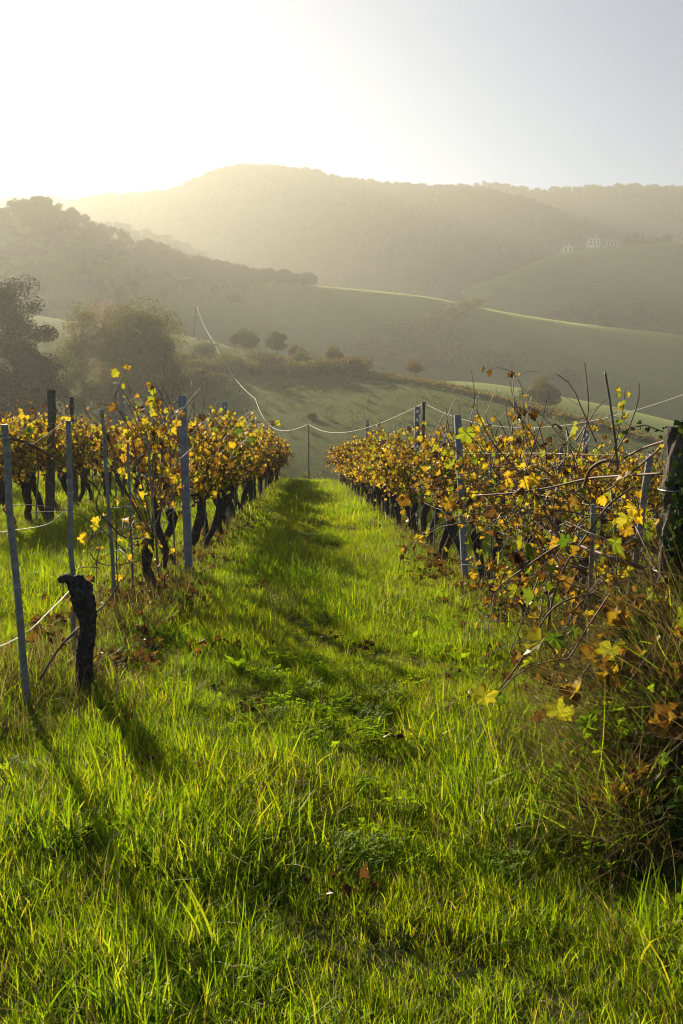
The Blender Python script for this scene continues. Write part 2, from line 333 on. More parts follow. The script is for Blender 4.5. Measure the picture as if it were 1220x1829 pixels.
# ------------------------------------------------------------------ scatter of uncountable stuff (one object, instanced by geometry nodes)
def scatter(name, patches, pts, rot, scl, pick, mats, label, cat):
    """patches: list of MB; they are stored in the object's own mesh together with the loose points they stand on"""
    big = MB()
    for k, p in enumerate(patches):
        off = big.n
        V, L, tot, M, A, E, G = p.arrays()
        st = np.concatenate([[0], np.cumsum(tot)[:-1]])
        big.V.append(V); big.A.append(A); big.E.append(E); big.n += len(V)
        for kk in np.unique(tot):
            sel = tot == kk; idx = st[sel][:, None] + np.arange(kk)[None]
            big.F.append(L[idx] + off); big.M.append(M[sel]); big.G.append(np.full(sel.sum(), k, np.int32))
    npatch = big.n; npts = len(pts)
    big.V.append(np.asarray(pts, np.float32)); big.A.append(np.zeros(npts, np.float32)); big.E.append(np.zeros(npts, np.float32)); big.n += npts
    G = np.concatenate(big.G)
    me = big.mesh(name, mats)
    def pa(nm, typ, dom, arr, key='value'):
        a = me.attributes.new(nm, typ, dom); a.data.foreach_set(key, np.ascontiguousarray(arr).ravel())
    pa('is_seed', 'BOOLEAN', 'POINT', np.concatenate([np.zeros(npatch, bool), np.ones(npts, bool)]))
    pa('patch', 'INT', 'FACE', G.astype(np.int32))
    z = np.zeros(npatch, np.float32)
    pa('turn', 'FLOAT_VECTOR', 'POINT', np.vstack([np.zeros((npatch, 3), np.float32), np.asarray(rot, np.float32)]), 'vector')
    pa('size', 'FLOAT', 'POINT', np.concatenate([z, np.asarray(scl, np.float32)]))
    pa('pick', 'INT', 'POINT', np.concatenate([z.astype(np.int32), np.asarray(pick, np.int32)]))
    o = link(bpy.data.objects.new(name, me))
    g = bpy.data.node_groups.new(name + '_spread', 'GeometryNodeTree')
    g.interface.new_socket('Geometry', in_out='INPUT', socket_type='NodeSocketGeometry'); g.interface.new_socket('Geometry', in_out='OUTPUT', socket_type='NodeSocketGeometry')
    gi = g.nodes.new('NodeGroupInput'); go = g.nodes.new('NodeGroupOutput')
    def na(nm, typ):
        a = g.nodes.new('GeometryNodeInputNamedAttribute'); a.data_type = typ; a.inputs['Name'].default_value = nm; return a.outputs[0]
    sep = g.nodes.new('GeometryNodeSeparateGeometry'); sep.domain = 'POINT'
    g.links.new(gi.outputs[0], sep.inputs[0]); g.links.new(na('is_seed', 'BOOLEAN'), sep.inputs['Selection'])
    sp = g.nodes.new('GeometryNodeSplitToInstances'); sp.domain = 'FACE'
    g.links.new(sep.outputs[1], sp.inputs[0]); g.links.new(na('patch', 'INT'), sp.inputs['Group ID'])
    iop = g.nodes.new('GeometryNodeInstanceOnPoints'); iop.inputs['Pick Instance'].default_value = True
    g.links.new(sep.outputs[0], iop.inputs['Points']); g.links.new(sp.outputs[0], iop.inputs['Instance'])
    g.links.new(na('pick', 'INT'), iop.inputs['Instance Index'])
    er = g.nodes.new('FunctionNodeEulerToRotation'); g.links.new(na('turn', 'FLOAT_VECTOR'), er.inputs[0]); g.links.new(er.outputs[0], iop.inputs['Rotation'])
    g.links.new(na('size', 'FLOAT'), iop.inputs['Scale']); g.links.new(iop.outputs[0], go.inputs[0])
    m = o.modifiers.new('spread', 'NODES'); m.node_group = g
    tag(o, label, cat, kind='stuff')
    return o

# ------------------------------------------------------------------ grass
def blades(mb, rng, n, radius, h, hs, wd, lean, bend, mat=0, rlo=0.0, rhi=0.85, levels=5):
    r = radius * np.sqrt(rng.random(n)); a = rng.random(n) * 6.283
    bx, by = r * np.cos(a), r * np.sin(a)
    H = h * np.exp(rng.normal(0, hs, n)); Wd = wd * (0.6 + 0.8 * rng.random(n))
    ph = rng.random(n) * 6.283; le = np.abs(rng.normal(0, lean, n)); be = bend * rng.random(n) ** 1.3
    t = np.linspace(0, 1, levels)[None]
    out = (le[:, None] * t + be[:, None] * t ** 2.2) * H[:, None]
    z = H[:, None] * (t - 0.42 * be[:, None] * t ** 2.4) - 0.015
    tw = ph + 1.57 + rng.normal(0, 0.6, n)
    cx = bx[:, None] + out * np.cos(ph)[:, None]; cyv = by[:, None] + out * np.sin(ph)[:, None]
    ww = Wd[:, None] * np.clip(1.08 - t ** 1.8, 0.06, 1) * 0.5
    dx, dy = np.cos(tw)[:, None] * ww, np.sin(tw)[:, None] * ww
    V = np.stack([np.stack([cx - dx, cyv - dy, z], -1), np.stack([cx + dx, cyv + dy, z], -1)], 2)   # n, lev, 2, 3
    i = (np.arange(n) * levels * 2)[:, None]; j = (np.arange(levels - 1) * 2)[None]
    F = np.stack([i + j, i + j + 1, i + j + 3, i + j + 2], -1).reshape(-1, 4)
    rn = np.repeat(rlo + (rhi - rlo) * rng.random(n), levels * 2)
    mb.add(V.reshape(-1, 3), F, mat, rn)

rg = np.random.default_rng(11)
gp = []
for k in range(4):                                    # 0-3 ordinary turf
    m = MB(); blades(m, rg, 210, 0.13, 0.052, 0.44, 0.0037, 0.26, 0.9, rlo=0.1, rhi=0.92); blades(m, rg, 22, 0.13, 0.06, 0.3, 0.0038, 0.3, 0.6, rlo=0.8, rhi=1.0); gp.append(m)
for k in range(3):                                    # 4-6 taller tufts
    m = MB(); blades(m, rg, 90, 0.09, 0.090, 0.36, 0.0046, 0.24, 0.9, rlo=0.15, rhi=0.9); blades(m, rg, 50, 0.11, 0.06, 0.3, 0.005, 0.4, 0.7, rhi=0.6); gp.append(m)
for k in range(2):                                    # 7-8 dry wisps among green
    m = MB(); blades(m, rg, 40, 0.12, 0.10, 0.4, 0.0034, 0.35, 0.8, mat=1, rhi=1.0); blades(m, rg, 80, 0.12, 0.075, 0.3, 0.0045, 0.4, 0.8, rhi=0.8); gp.append(m)
for k in range(3):                                    # 9-11 far turf, broader and wider spread
    m = MB(); blades(m, rg, 190, 0.30, 0.085, 0.38, 0.0100, 0.28, 0.8, rlo=.1, rhi=0.95, levels=4); gp.append(m)
m = MB(); blades(m, rg, 8, 0.05, 0.17, 0.25, 0.0070, 0.2, 0.8, rlo=0.45, rhi=0.8, levels=7); gp.append(m)   # 12 single broad blades
for k in range(2):                                    # 13-14 far dry
    m = MB(); blades(m, rg, 70, 0.30, 0.12, 0.4, 0.008, 0.38, 0.8, mat=1, levels=4); blades(m, rg, 90, 0.30, 0.10, 0.3, 0.010, 0.4, 0.7, rhi=0.8, levels=4); gp.append(m)

ROWS = [-1.52, 2.05, -4.95, 5.55, -8.4, 9.05]
def row_dist(x):
    return np.min(np.abs(np.asarray(x)[:, None] - np.array(ROWS)[None]), axis=1)
def jitter_grid(x0, x1, y0, y1, s, rng):
    X, Y = np.meshgrid(np.arange(x0, x1, s), np.arange(y0, y1, s)); X = X.ravel() + rng.uniform(-.5, .5, X.size) * s * 1.3; Y = Y.ravel() + rng.uniform(-.5, .5, Y.size) * s * 1.3
    return X, Y
pts, rot, scl, pick = [], [], [], []
for (y0, y1, s, far) in ((0.9, 7.0, 0.085, 0), (7.0, 17.0, 0.15, 0), (17.0, 58.0, 0.36, 1)):
    X, Y = jitter_grid(-30, 30, y0, y1, s, rg)
    keep = np.abs(X - 0.04 * Y) < 0.46 * Y + 1.2; X, Y = X[keep], Y[keep]
    n = len(X); rd = row_dist(X)
    clump = np.sin(X * 2.1 + 1.3 * np.sin(Y * 1.1)) * np.sin(Y * 1.7 + 1.1 * np.sin(X * 1.6)) + 0.6 * np.sin(X * 5.1 + Y * 3.3) * np.sin(Y * 4.7 - X * 2.2)
    r = rg.random(n); dry = np.clip(1.15 - rd / 0.55, 0, 1) * (Y > 4) * 0.8 + 0.10 + 0.16 * (np.sin(X * 3.1 + 2 * np.sin(Y * 1.9)) * np.sin(Y * 2.7 + X) > .35)
    if far: p = np.where(r < dry * 0.9, rg.integers(13, 15, n), rg.integers(9, 12, n))
    else:
        p = np.where(r < 0.62 - 0.18 * clump, rg.integers(0, 4, n), rg.integers(4, 7, n))
        p = np.where(rg.random(n) < dry, rg.integers(7, 9, n), p)
        p = np.where((rg.random(n) < 0.025), 12, p)
    sz = (0.85 + 0.45 * rg.random(n)) * (1 + 0.50 * clump) * (1.25 if y0 == 7.0 else 1.0)
    if not far: sz = np.where((X > 0.55) & (X < 1.6) & (Y < 4.5), sz * 1.15, sz)
    gone = (~np.isin(p, (7, 8, 13, 14))) & (rd < 0.22) & (Y > 7) & (rg.random(n) < 0.55)
    bare = ((X - 0.42) / 0.42) ** 2 + ((Y - 4.9) / 0.4) ** 2 < 1
    sz = np.where(bare, sz * 0.8, sz) * np.where((np.abs(X - 0.28 - .12 * np.sin(Y * .7)) < 0.33) & (Y > 3), .78, 1.0)
    keep = ~gone; X, Y, p, sz = X[keep], Y[keep], p[keep], sz[keep]; n = len(X)
    pts.append(np.stack([X, Y, gz(X, Y) - 0.005], -1)); pick.append(p); scl.append(np.clip(sz, 0.38, 1.9))
    rot.append(np.stack([rg.normal(0, 0.10, n), rg.normal(0, 0.10, n), rg.random(n) * 6.283], -1))
scatter('grass', gp, np.vstack(pts), np.vstack(rot), np.concatenate(scl), np.concatenate(pick), [M_GRASS, M_DRY], 'long sunlit green grass covering the alley between the vine rows', 'grass')

# weeds: clover, dandelion-like rosettes
def quadleaf(mb, base, tip, width, up, rnd, mat=0):
    b, t = np.array(base), np.array(tip); d = t - b; s = np.cross(d, up); s = s / (np.linalg.norm(s) + 1e-9) * width * 0.5
    mid = b + d * 0.55 + np.array([0, 0, np.linalg.norm(d) * 0.12])
    mb.add([b, mid - s, t, mid + s, mid], [(0, 1, 4), (1, 2, 4), (2, 3, 4), (3, 0, 4)], mat, rnd)
wp = []
for k in range(3):
    m = MB()
    for q in range(34):                                # clover
        a = rg.random() * 6.28; r = 0.11 * math.sqrt(rg.random()); c = np.array([r * math.cos(a), r * math.sin(a), 0.03 + 0.06 * rg.random()])
        tube(m, [c * (1, 1, 0), c], 0.0009, 3, rnd=0.5, cap=False); a0 = rg.random() * 6.28; rn = rg.random()
        for t3 in range(3):
            aa = a0 + t3 * 2.094; L = 0.014 + 0.01 * rg.random()
            quadleaf(m, c, c + np.array([math.cos(aa) * L, math.sin(aa) * L, 0.002]), L * 0.95, (0, 0, 1), rn)
    wp.append(m)
for k in range(2):
    m = MB()
    for q in range(11):                                # rosette of broad leaves
        a = q * 2.4 + rg.random() * 0.6; L = 0.07 + 0.07 * rg.random(); z1 = 0.02 + 0.06 * rg.random()
        quadleaf(m, (0, 0, 0.01), (L * math.cos(a), L * math.sin(a), z1), L * 0.42, (0, 0, 1), rg.random())
    wp.append(m)
n = 1300
Y = 2.8 + 12 * rg.random(n) ** 1.5; X = 0.04 * Y + (rg.random(n) - 0.5) * 2 * (0.43 * Y + 0.5)
sel = (np.sin(X * 1.3 + 0.7) * np.sin(Y * 0.9 + X) > 0.1) | (rg.random(n) < 0.25); X, Y = X[sel], Y[sel]
ex = rg.normal(0, 1, (110, 2)) * np.array([0.65, 0.6]) + np.array([0.05, 4.6]); X = np.concatenate([X, ex[:, 0]]); Y = np.concatenate([Y, ex[:, 1]]); n = len(X)
scatter('weeds', wp, np.stack([X, Y, gz(X, Y)], -1), np.stack([rg.normal(-.35, .35, n), rg.normal(0, .35, n), np.zeros(n)], -1), 0.55 + 0.45 * rg.random(n), np.where(rg.random(n) < 0.9, rg.integers(0, 3, n), rg.integers(3, 5, n)), [M_WEED], 'clover and broad leaved weeds growing low in the grass', 'weeds')

# ------------------------------------------------------------------ vine leaves
_half = [(0.07, -0.16), (0.24, -0.24), (0.43, -0.12), (0.37, 0.05), (0.56, 0.18), (0.53, 0.36), (0.31, 0.38), (0.30, 0.58), (0.14, 0.62)]
LEAF_FULL = np.array([(0.0, 0.08)] + [(0.0, 0.0)] + _half + [(0.0, 0.86)] + [(-x, y) for x, y in _half[::-1]])
_h2 = [(0.28, -0.22), (0.50, 0.12), (0.34, 0.40)]
LEAF_LOW = np.array([(0.0, 0.10)] + [(0.0, -0.02)] + _h2 + [(0.0, 0.8)] + [(-x, y) for x, y in _h2[::-1]])
def leaves(mb, P, size, rng, tpl=LEAF_FULL, down=0.7, rnd=None, mat=0, face=None, curl=0.5):
    P = np.asarray(P, float); n = len(P)
    if n == 0: return
    t = rng.normal(0, 0.65, (n, 3)); t[:, 2] -= down * 1.4; t /= np.linalg.norm(t, axis=1)[:, None]
    r = rng.normal(0, 1, (n, 3))
    if face is not None: r = np.cross(t, np.asarray(face) + rng.normal(0, 0.8, (n, 3)))
    x = r - (r * t).sum(1)[:, None] * t; x /= np.linalg.norm(x, axis=1)[:, None] + 1e-9
    z = np.cross(x, t)
    c = tpl; k = len(c)
    cu = (curl * rng.normal(0.5, 0.6, n))[:, None]; fold = (curl * rng.normal(0.8, 0.8, n))[:, None]
    zz = -fold * np.abs(c[None, :, 0]) * 0.8 - cu * (c[None, :, 1] - 0.1) ** 2 * 0.9 + 0.05 * rng.normal(0, 1, (n, k))
    s = np.broadcast_to(np.asarray(size, float), (n,))[:, None, None]
    V = P[:, None] + s * (c[None, :, 0, None] * x[:, None] + c[None, :, 1, None] * t[:, None] + zz[..., None] * z[:, None])
    m = k - 1; j = np.arange(m); base = np.stack([np.zeros(m, int), 1 + j, 1 + (j + 1) % m], -1)
    F = (np.arange(n) * k)[:, None, None] + base[None]
    e = np.ones(k); e[0] = 0; e[1] = 0.3
    rn = rng.random(n) if rnd is None else np.asarray(rnd)
    mb.add(V.reshape(-1, 3), F.reshape(-1, 3), mat, np.repeat(rn, k), np.tile(e, n))

def cane_path(start, d, length, rng, n=8, droop=0.15, wob=0.06):
    P = [np.array(start, float)]; d = np.array(d, float); d /= np.linalg.norm(d)
    for k in range(n):
        d = d + rng.normal(0, wob, 3); d[2] -= droop * k / n; d /= np.linalg.norm(d)
        P.append(P[-1] + d * length / n)
    return np.array(P)

def make_vine(seed, density=1.0, tpl=LEAF_FULL, ncane=11, top=1.15, spread=0.24, low=True, hue=(0.0, 1.0), size=0.066, mult=2):
    rng = np.random.default_rng(seed)
    tk, cn, fo = MB(), MB(), MB()
    h = 0.66 + 0.16 * rng.random(); ly = rng.normal(0, 0.16); lx = rng.normal(0, 0.06)
    ctrl = [(0, 0, -0.08), (rng.normal(0, .02), rng.normal(0, .03), 0.12), (lx * 0.3 + rng.normal(0, .03), ly * 0.2 + rng.normal(0, .06), h * 0.42), (lx + rng.normal(0, .03), ly * 0.8 + rng.normal(0, .05), h * 0.78), (lx, ly, h)]
    P = spline(ctrl, 13); r0 = 0.038 + 0.022 * rng.random()
    rad = r0 * np.array([1.35, 1.15, 1, .95, .9, .88, .9, .95, 1.0, 1.1, 1.25, 1.3, 0.9]); tube(tk, P, rad, 9, bump=0.22, rng=rng)
    top_p = P[-1]
    starts = []
    for s in (-1, 1):
        A = spline([top_p - (0, 0, 0.05), top_p + (rng.normal(0, .03), s * 0.14, 0.07 + rng.normal(0, .03)), top_p + (rng.normal(0, .04), s * 0.32, 0.10 + rng.normal(0, .04)), top_p + (rng.normal(0, .05), s * 0.5, 0.08)], 8)
        tube(tk, A, np.linspace(0.026, 0.009, 8), 6, bump=0.2, rng=rng); starts += list(A[1:])
    LP = []
    for q in range(ncane):
        s = starts[rng.integers(len(starts))]; L = top * (0.55 + 0.65 * rng.random())
        P = cane_path(s, (rng.normal(0, spread), rng.normal(0, 0.28), 1), L, rng, 9, droop=0.10 + 0.35 * rng.random() ** 2, wob=0.09)
        tube(cn, P, np.linspace(0.0062, 0.0028, len(P)), 4, cap=False)
        T = np.linspace(0.10, 0.93, max(2, int(L / 0.042 * density * mult))); f = T * (len(P) - 1); i = np.minimum(f.astype(int), len(P) - 2)
        LP.append(P[i] * (1 - (f - i))[:, None] + P[i + 1] * (f - i)[:, None])
        for _ in range(2):                              # side shoots
            kq = rng.integers(2, len(P) - 1); sp = cane_path(P[kq], (rng.normal(0, 0.9), rng.normal(0, 0.6), rng.normal(0.1, 0.5)), 0.18 + 0.25 * rng.random(), rng, 4, droop=0.4)
            tube(cn, sp, np.linspace(0.0025, 0.0013, len(sp)), 3, cap=False); LP.append(np.repeat(sp, 2 * mult if density > 0.7 else 2, axis=0) + rng.normal(0, 0.03, (len(sp) * (2 * mult if density > 0.7 else 2), 3)))
    if low:
        for q in range(2):
            s = starts[rng.integers(len(starts))]; sp = cane_path(s, (rng.normal(0, 0.7), rng.normal(0, 0.8), -0.2), 0.3 + 0.3 * rng.random(), rng, 5, droop=0.5)
            tube(cn, sp, np.linspace(0.003, 0.0015, len(sp)), 3, cap=False); LP.append(sp)
    LP = np.vstack(LP); LP = LP + rng.normal(0, 0.045, LP.shape); nL = len(LP)
    keep = rng.random(nL) < min(1.0, density) * np.clip(1.12 - 0.35 * np.maximum(0, LP[:, 2] - 1.45) / 0.4, 0.25, 1); keep &= (LP[:, 2] > h + 0.02) | (rng.random(nL) < .3); LP = LP[keep]; nL = len(LP)
    leaves(fo, LP, size * np.exp(rng.normal(0, 0.28, nL)), rng, tpl, rnd=np.clip(hue[0] + (hue[1] - hue[0]) * rng.random(nL), 0, 1), face=(0.6, -0.5, 0.2) if seed % 2 else (-0.6, -0.5, 0.2))
    return tk, cn, fo

def vine_data(seed, **kw):
    tk, cn, fo = make_vine(seed, **kw)
    return tk.mesh('trunk', M_BARK, True), cn.mesh('canes', M_CANE, True), fo.mesh('foliage', M_VLEAF)
def place_vine(data, x, y, rz, s, label, group, parts=(0, 1, 2)):
    e = empty('grapevine', (x, y, float(gz(x, y))), (0, 0, rz)); e.scale = (s, s, s); tag(e, label, 'grapevine', group)
    for k in parts:
        o = bpy.data.objects.new(('trunk', 'canes', 'foliage')[k], data[k]); link(o, e)
    return e
V_NEAR = [vine_data(100 + k, density=0.46, ncane=14, top=1.15, hue=(0.0, 1.0)) for k in range(6)]
V_THIN = [vine_data(150 + k, density=0.34, ncane=12, top=1.2, hue=(0.0, 1.0)) for k in range(4)]
V_MID = [vine_data(200 + k, density=0.60, ncane=18, top=1.2, hue=(0.0, 0.97), tpl=LEAF_LOW, size=0.070) for k in range(10)]
V_FAR = [vine_data(300 + k, density=1.0, ncane=14, top=1.2, tpl=LEAF_LOW, hue=(0.0, 0.78), size=0.082) for k in range(8)]
rv = random.Random(4)
def row(x0, y0, y1, step, tilt, names, group, skip=()):
    y = y0; k = 0
    while y < y1:
        x = x0 + tilt * (y - 10) + rv.gauss(0, 0.05)
        bank = V_THIN if y < 10.4 else V_NEAR if y < 13.5 else (V_MID if y < 26 else V_FAR)
        near = names[0] if y < 12.5 else names[1] if y < 22 else names[2]
        lab = near[k] if isinstance(near, list) and k < len(near) else (near[-1] if isinstance(near, list) else near)
        place_vine(bank[rv.randrange(len(bank))], x, y, rv.choice((0, math.pi)) + rv.gauss(0, 0.12), rv.uniform(0.97, 1.13) if x0 < 0 else rv.uniform(0.92, 1.07), lab, group)
        y += step * rv.uniform(0.88, 1.12); k += 1
row(-1.55, 9.1, 46.5, 0.92, 0.0, (['gnarled grapevine just in front of the tall grey concrete post of the left row', 'grapevine with leaning dark trunk right behind the tall grey concrete post', 'golden grapevine second behind the tall grey concrete post in the left row', 'golden grapevine third behind the tall grey concrete post in the left row'],
     'golden grapevine in the dense middle of the row left of the grass alley', 'small looking grapevine at the far end of the row left of the grass alley'), 'grapevines in the row left of the alley')
row(2.08, 8.9, 46.5, 0.92, -0.004, (['grapevine with bare dark trunk in front of the blue grey post of the right row', 'yellow grapevine with knotted black trunk at the blue grey post', 'yellow grapevine just behind the blue grey post in the right row', 'yellow grapevine second behind the blue grey post in the right row'],
     'golden grapevine in the dense middle of the row right of the grass alley', 'small looking grapevine at the far end of the row right of the grass alley'), 'grapevines in the row right of the alley')
row(-4.95, 12.2, 46, 0.95, 0.0, ('yellow green grapevine at the left picture edge in the second row left', 'yellow green grapevine of the second row left around the dark timber post', 'grapevine at the far end of the second row left, seen through the first row'), 'grapevines in the second row left')
row(5.55, 11.5, 46, 0.95, 0.0, ('grapevine at the near end of the second row right, seen through bare canes', 'rusty grapevine of the second row right, its top seen over the first row', 'grapevine at the far end of the second row right, hidden behind the first row'), 'grapevines in the second row right')
row(-8.4, 21, 46, 1.0, 0.0, ('', 'grapevine in the third row left behind the timber post', 'grapevine in the third row left behind the timber post'), 'grapevines in the third row left')
row(9.05, 20, 40, 1.0, 0.0, ('', 'grapevine in the third row right, top just seen over nearer canes', 'grapevine in the third row right, top just seen over nearer canes'), 'grapevines in the third row right')

# ------------------------------------------------------------------ stakes and posts
def gpt(x, y, dz=0.0): return Vector((x, y, float(gz(x, y)) + dz))
def base_at(px, py):
    """ground point of the vineyard seen at that place of the photograph"""
    d = ray(px, py); t = 1.0
    for _ in range(4000):
        p = Vector((0, 0, CAM_H)) + d * t
        if p.z < float(gz(p.x, p.y)): break
        t += 0.01
    return p
def stake(base, top, rad, label, group='thin metal stakes of the vine rows', sides=8, clip=True):
    e = empty('metal_stake', base); tag(e, label, 'stake', group)
    d = Vector(top) - Vector(base); rng = np.random.default_rng(int(abs(base[1]) * 977))
    mb = MB(); n = 9; P = [np.array(d) * t + rng.normal(0, 0.004, 3) for t in np.linspace(-0.04, 1, n)]
    tube(mb, P, rad, sides); mb.obj('rod', M_STEEL, e, smooth=False)
    if clip:
        for t in (0.45, 0.72, 0.95):
            c = MB(); q = np.array(d) * t
            a = np.linspace(0, 6.283, 9); tube(c, [q + np.array([math.cos(s) * (rad + .003), math.sin(s) * (rad + .003), 0.006 * k / 8]) for k, s in enumerate(a)], 0.0022, 4); c.obj('wire_tie', M_TWIRE, e)
    return e
def stake_px(bx, by, tx, ty, rad, label, **k):
    b = base_at(bx, by); t = at(tx, ty, b.y); return stake(b, t, rad, label, **k)
stake_px(50, 1278, 8, 755, 0.0185, 'thick leaning grey stake at the left picture edge, nearest of all stakes')
stake_px(134, 1195, 122, 752, 0.0165, 'upright grey stake touching the old bare vine stump')
stake_px(206, 1090, 183, 731, 0.0165, 'tall grey stake between the bare stump and the first leafy vine of the left row')
stake_px(237, 1068, 229, 790, 0.012, 'thin grey stake just behind the tall grey stake right of the bare stump')
stake_px(286, 1062, 262, 770, 0.010, 'thin grey stake in front of the first S-shaped trunk of the left row')
stake_px(314, 1036, 303, 780, 0.010, 'thin grey stake between two trunks in front of the tall concrete post')
stake_px(64, 935, 70, 800, 0.014, 'short thin stake left of the dark timber post in the second row left')
stake_px(878, 1088, 876, 830, 0.011, 'thin dark stake beside the knotted trunk right of the blue grey post')
stake_px(928, 1095, 940, 830, 0.013, 'grey stake with bare trunk beside it in the right row')
stake_px(976, 1118, 1003, 797, 0.016, 'leaning grey stake behind the tangle of bare canes in the right row')
stake_px(1048, 1240, 1060, 900, 0.014, 'grey stake deep inside the tangle of bare canes, above the hanging yellow leaves')
b = gpt(1.93, 4.95); stake(b, at(1160, 815, 4.95), 0.021, 'pale leaning stake just left of the ivy covered end post')
rs = random.Random(9)
for x0, ya, yb, lab in ((-1.52, 13, 45, 'thin stake hidden in golden leaves of the row left of the alley'), (2.06, 12.5, 45, 'thin stake hidden in golden leaves of the row right of the alley'), (-4.95, 13, 40, 'thin stake in the second row left')):
    y = ya
    while y < yb:
        b = gpt(x0 + rs.gauss(0, 0.05), y); stake(b, b + Vector((rs.gauss(0, .05), rs.gauss(0, .04), rs.uniform(1.55, 1.85))), 0.012, lab, sides=5, clip=False); y += rs.uniform(1.7, 2.6)

def concrete_post(base, top, wx, wy, label, slots=True, mat=None, name='concrete_post', group='concrete posts of the vine rows'):
    e = empty(name, base); tag(e, label, 'post', group); d = np.array(Vector(top) - Vector(base)); h = d[2]; mb = MB()
    if slots:                                          # two uprights joined by webs leave the wire holes open
        def seg(x0, x1, z0, z1): box(mb, (x0, -wy / 2, z0), (x1, wy / 2, z1))
        a = wx * 0.32; seg(-wx / 2, -wx / 2 + a, -0.15, h); seg(wx / 2 - a, wx / 2, -0.15, h)
        z = -0.15; hole = 0.05
        zs = [h - 0.06 - 0.16 * k for k in range(int(h / 0.16))][::-1]
        for q in zs:
            seg(-wx / 2 + a, wx / 2 - a, z, q - hole); z = q
        seg(-wx / 2 + a, wx / 2 - a, z, h)
    else: box(mb, (-wx / 2, -wy / 2, -0.15), (wx / 2, wy / 2, h))
    for V in mb.V: V[:, 0] += d[0] * V[:, 2] / h; V[:, 1] += d[1] * V[:, 2] / h
    o = mb.obj('shaft', mat or M_CONC, e)
    bv = o.modifiers.new('bevel', 'BEVEL'); bv.width = 0.006; bv.segments = 2; bv.limit_method = 'ANGLE'
    for t in (0.4, 0.6, 0.85):
        c = MB(); q = d * t; wxx, wyy = wx / 2 + .004, wy / 2 + .004
        tube(c, [q + np.array(v) for v in ((-wxx, -wyy, 0), (wxx, -wyy, 0.004), (wxx, wyy, 0), (-wxx, wyy, 0.004), (-wxx, -wyy, 0))], 0.002, 4); c.obj('wire_tie', M_TWIRE, e)
    return e
b = base_at(338, 1030); concrete_post(b, at(325, 706, b.y), 0.085, 0.075, 'tall grey concrete post, the biggest in the left row, bare shoots at its top', slots=False)
b = base_at(831, 1040); concrete_post(b, at(817, 741, b.y + .0), 0.078, 0.07, 'blue grey concrete post standing in the right row, its top above the leaves', slots=False)
for (px, py, Y, x0, lab) in ((745, 726, 16.0, 2.06, 'slotted dark concrete post rising high above the golden leaves of the right row'), (656, 750, 26, 2.04, 'small slotted post above the leaves in the middle of the right row'), (404, 717, 18.5, -1.52, 'slotted dark post rising above the golden leaves of the left row'), (462, 752, 29, -1.52, 'small post top showing near the far end of the left row'), (621, 787, 37, 2.02, 'tiny post top near the far end of the right row')):
    Y = x0 / ((px - 545) / 1500.0); b = gpt(x0, Y); t = at(px, py, Y); t.x = x0
    concrete_post(b, t, 0.09, 0.06, lab)
b = base_at(1047, 935); b = gpt(5.5, 16.4); t = at(1047, 768, 16.4); concrete_post(b, Vector((t.x, 16.4, t.z)), 0.1, 0.07, 'slotted post of the second row right, only its top above the rusty leaves')
def timber_post(base, top, r, label, group='timber posts'):
    e = empty('timber_post', base); tag(e, label, 'post', group); d = np.array(Vector(top) - Vector(base)); rng = np.random.default_rng(int(base[1] * 99))
    mb = MB(); n = 16; P = [d * t + np.array([rng.normal(0, .006), rng.normal(0, .006), 0]) for t in np.linspace(-0.06, 1, n)]
    tube(mb, P, np.linspace(r * 1.15, r * 0.9, n), 12, bump=0.12, rng=rng); mb.obj('shaft', M_WOOD, e)
    for t in (0.5, 0.75):
        c = MB(); q = d * t; a = np.linspace(0, 6.283, 13); tube(c, [q + np.array([math.cos(s) * r * 1.12, math.sin(s) * r * 1.12, 0.004]) for s in a], 0.0025, 4); c.obj('wire_tie', M_TWIRE, e)
    return e
b = base_at(88, 932); timber_post(b, at(93, 696, b.y), 0.075, 'dark round timber post in the second row left, its top above the leaves', None)
b = gpt(-5.0, 18.4); t = at(104, 708, 18.4); timber_post(b, Vector((b.x, 18.4, t.z)), 0.05, 'thinner timber post half hidden behind the dark round timber post', None)
for px in (218, 245):
    Y = 30 if px == 218 else 36; t = at(px, 705 if px == 218 else 722, Y); b = gpt(t.x, Y); concrete_post(b, t, 0.12, 0.08, 'pale concrete post far behind the left row, in the haze' if px == 218 else 'smaller pale concrete post farther behind the left row, in the haze')

# the ivy covered end post at the right edge
eb = gpt(1.93, 4.25); et = at(1222, 764, 4.25)
e = empty('end_post', eb); tag(e, 'thick weathered timber end post at the right picture edge under ivy', 'post')
rng = np.random.default_rng(77); h = et.z - eb.z; mb = MB(); n = 26
P = [np.array([(et.x - eb.x) * t + rng.normal(0, .006), rng.normal(0, .006), h * t]) for t in np.linspace(-0.06, 1, n)]
tube(mb, P, np.linspace(0.092, 0.082, n), 16, bump=0.2, rng=rng); mb.obj('shaft', M_WOOD, e)
for t in (0.58, 0.82):
    c = MB(); a = np.linspace(0, 6.283, 15); tube(c, [np.array([(et.x - eb.x) * t + math.cos(s) * 0.108, math.sin(s) * 0.108, h * t]) for s in a], 0.003, 4); c.obj('wire_tie', M_TWIRE, e)
iv = empty('ivy_plant', eb); tag(iv, 'dark glossy ivy climbing the thick end post at the right edge', 'ivy')
st, fo = MB(), MB(); L = []
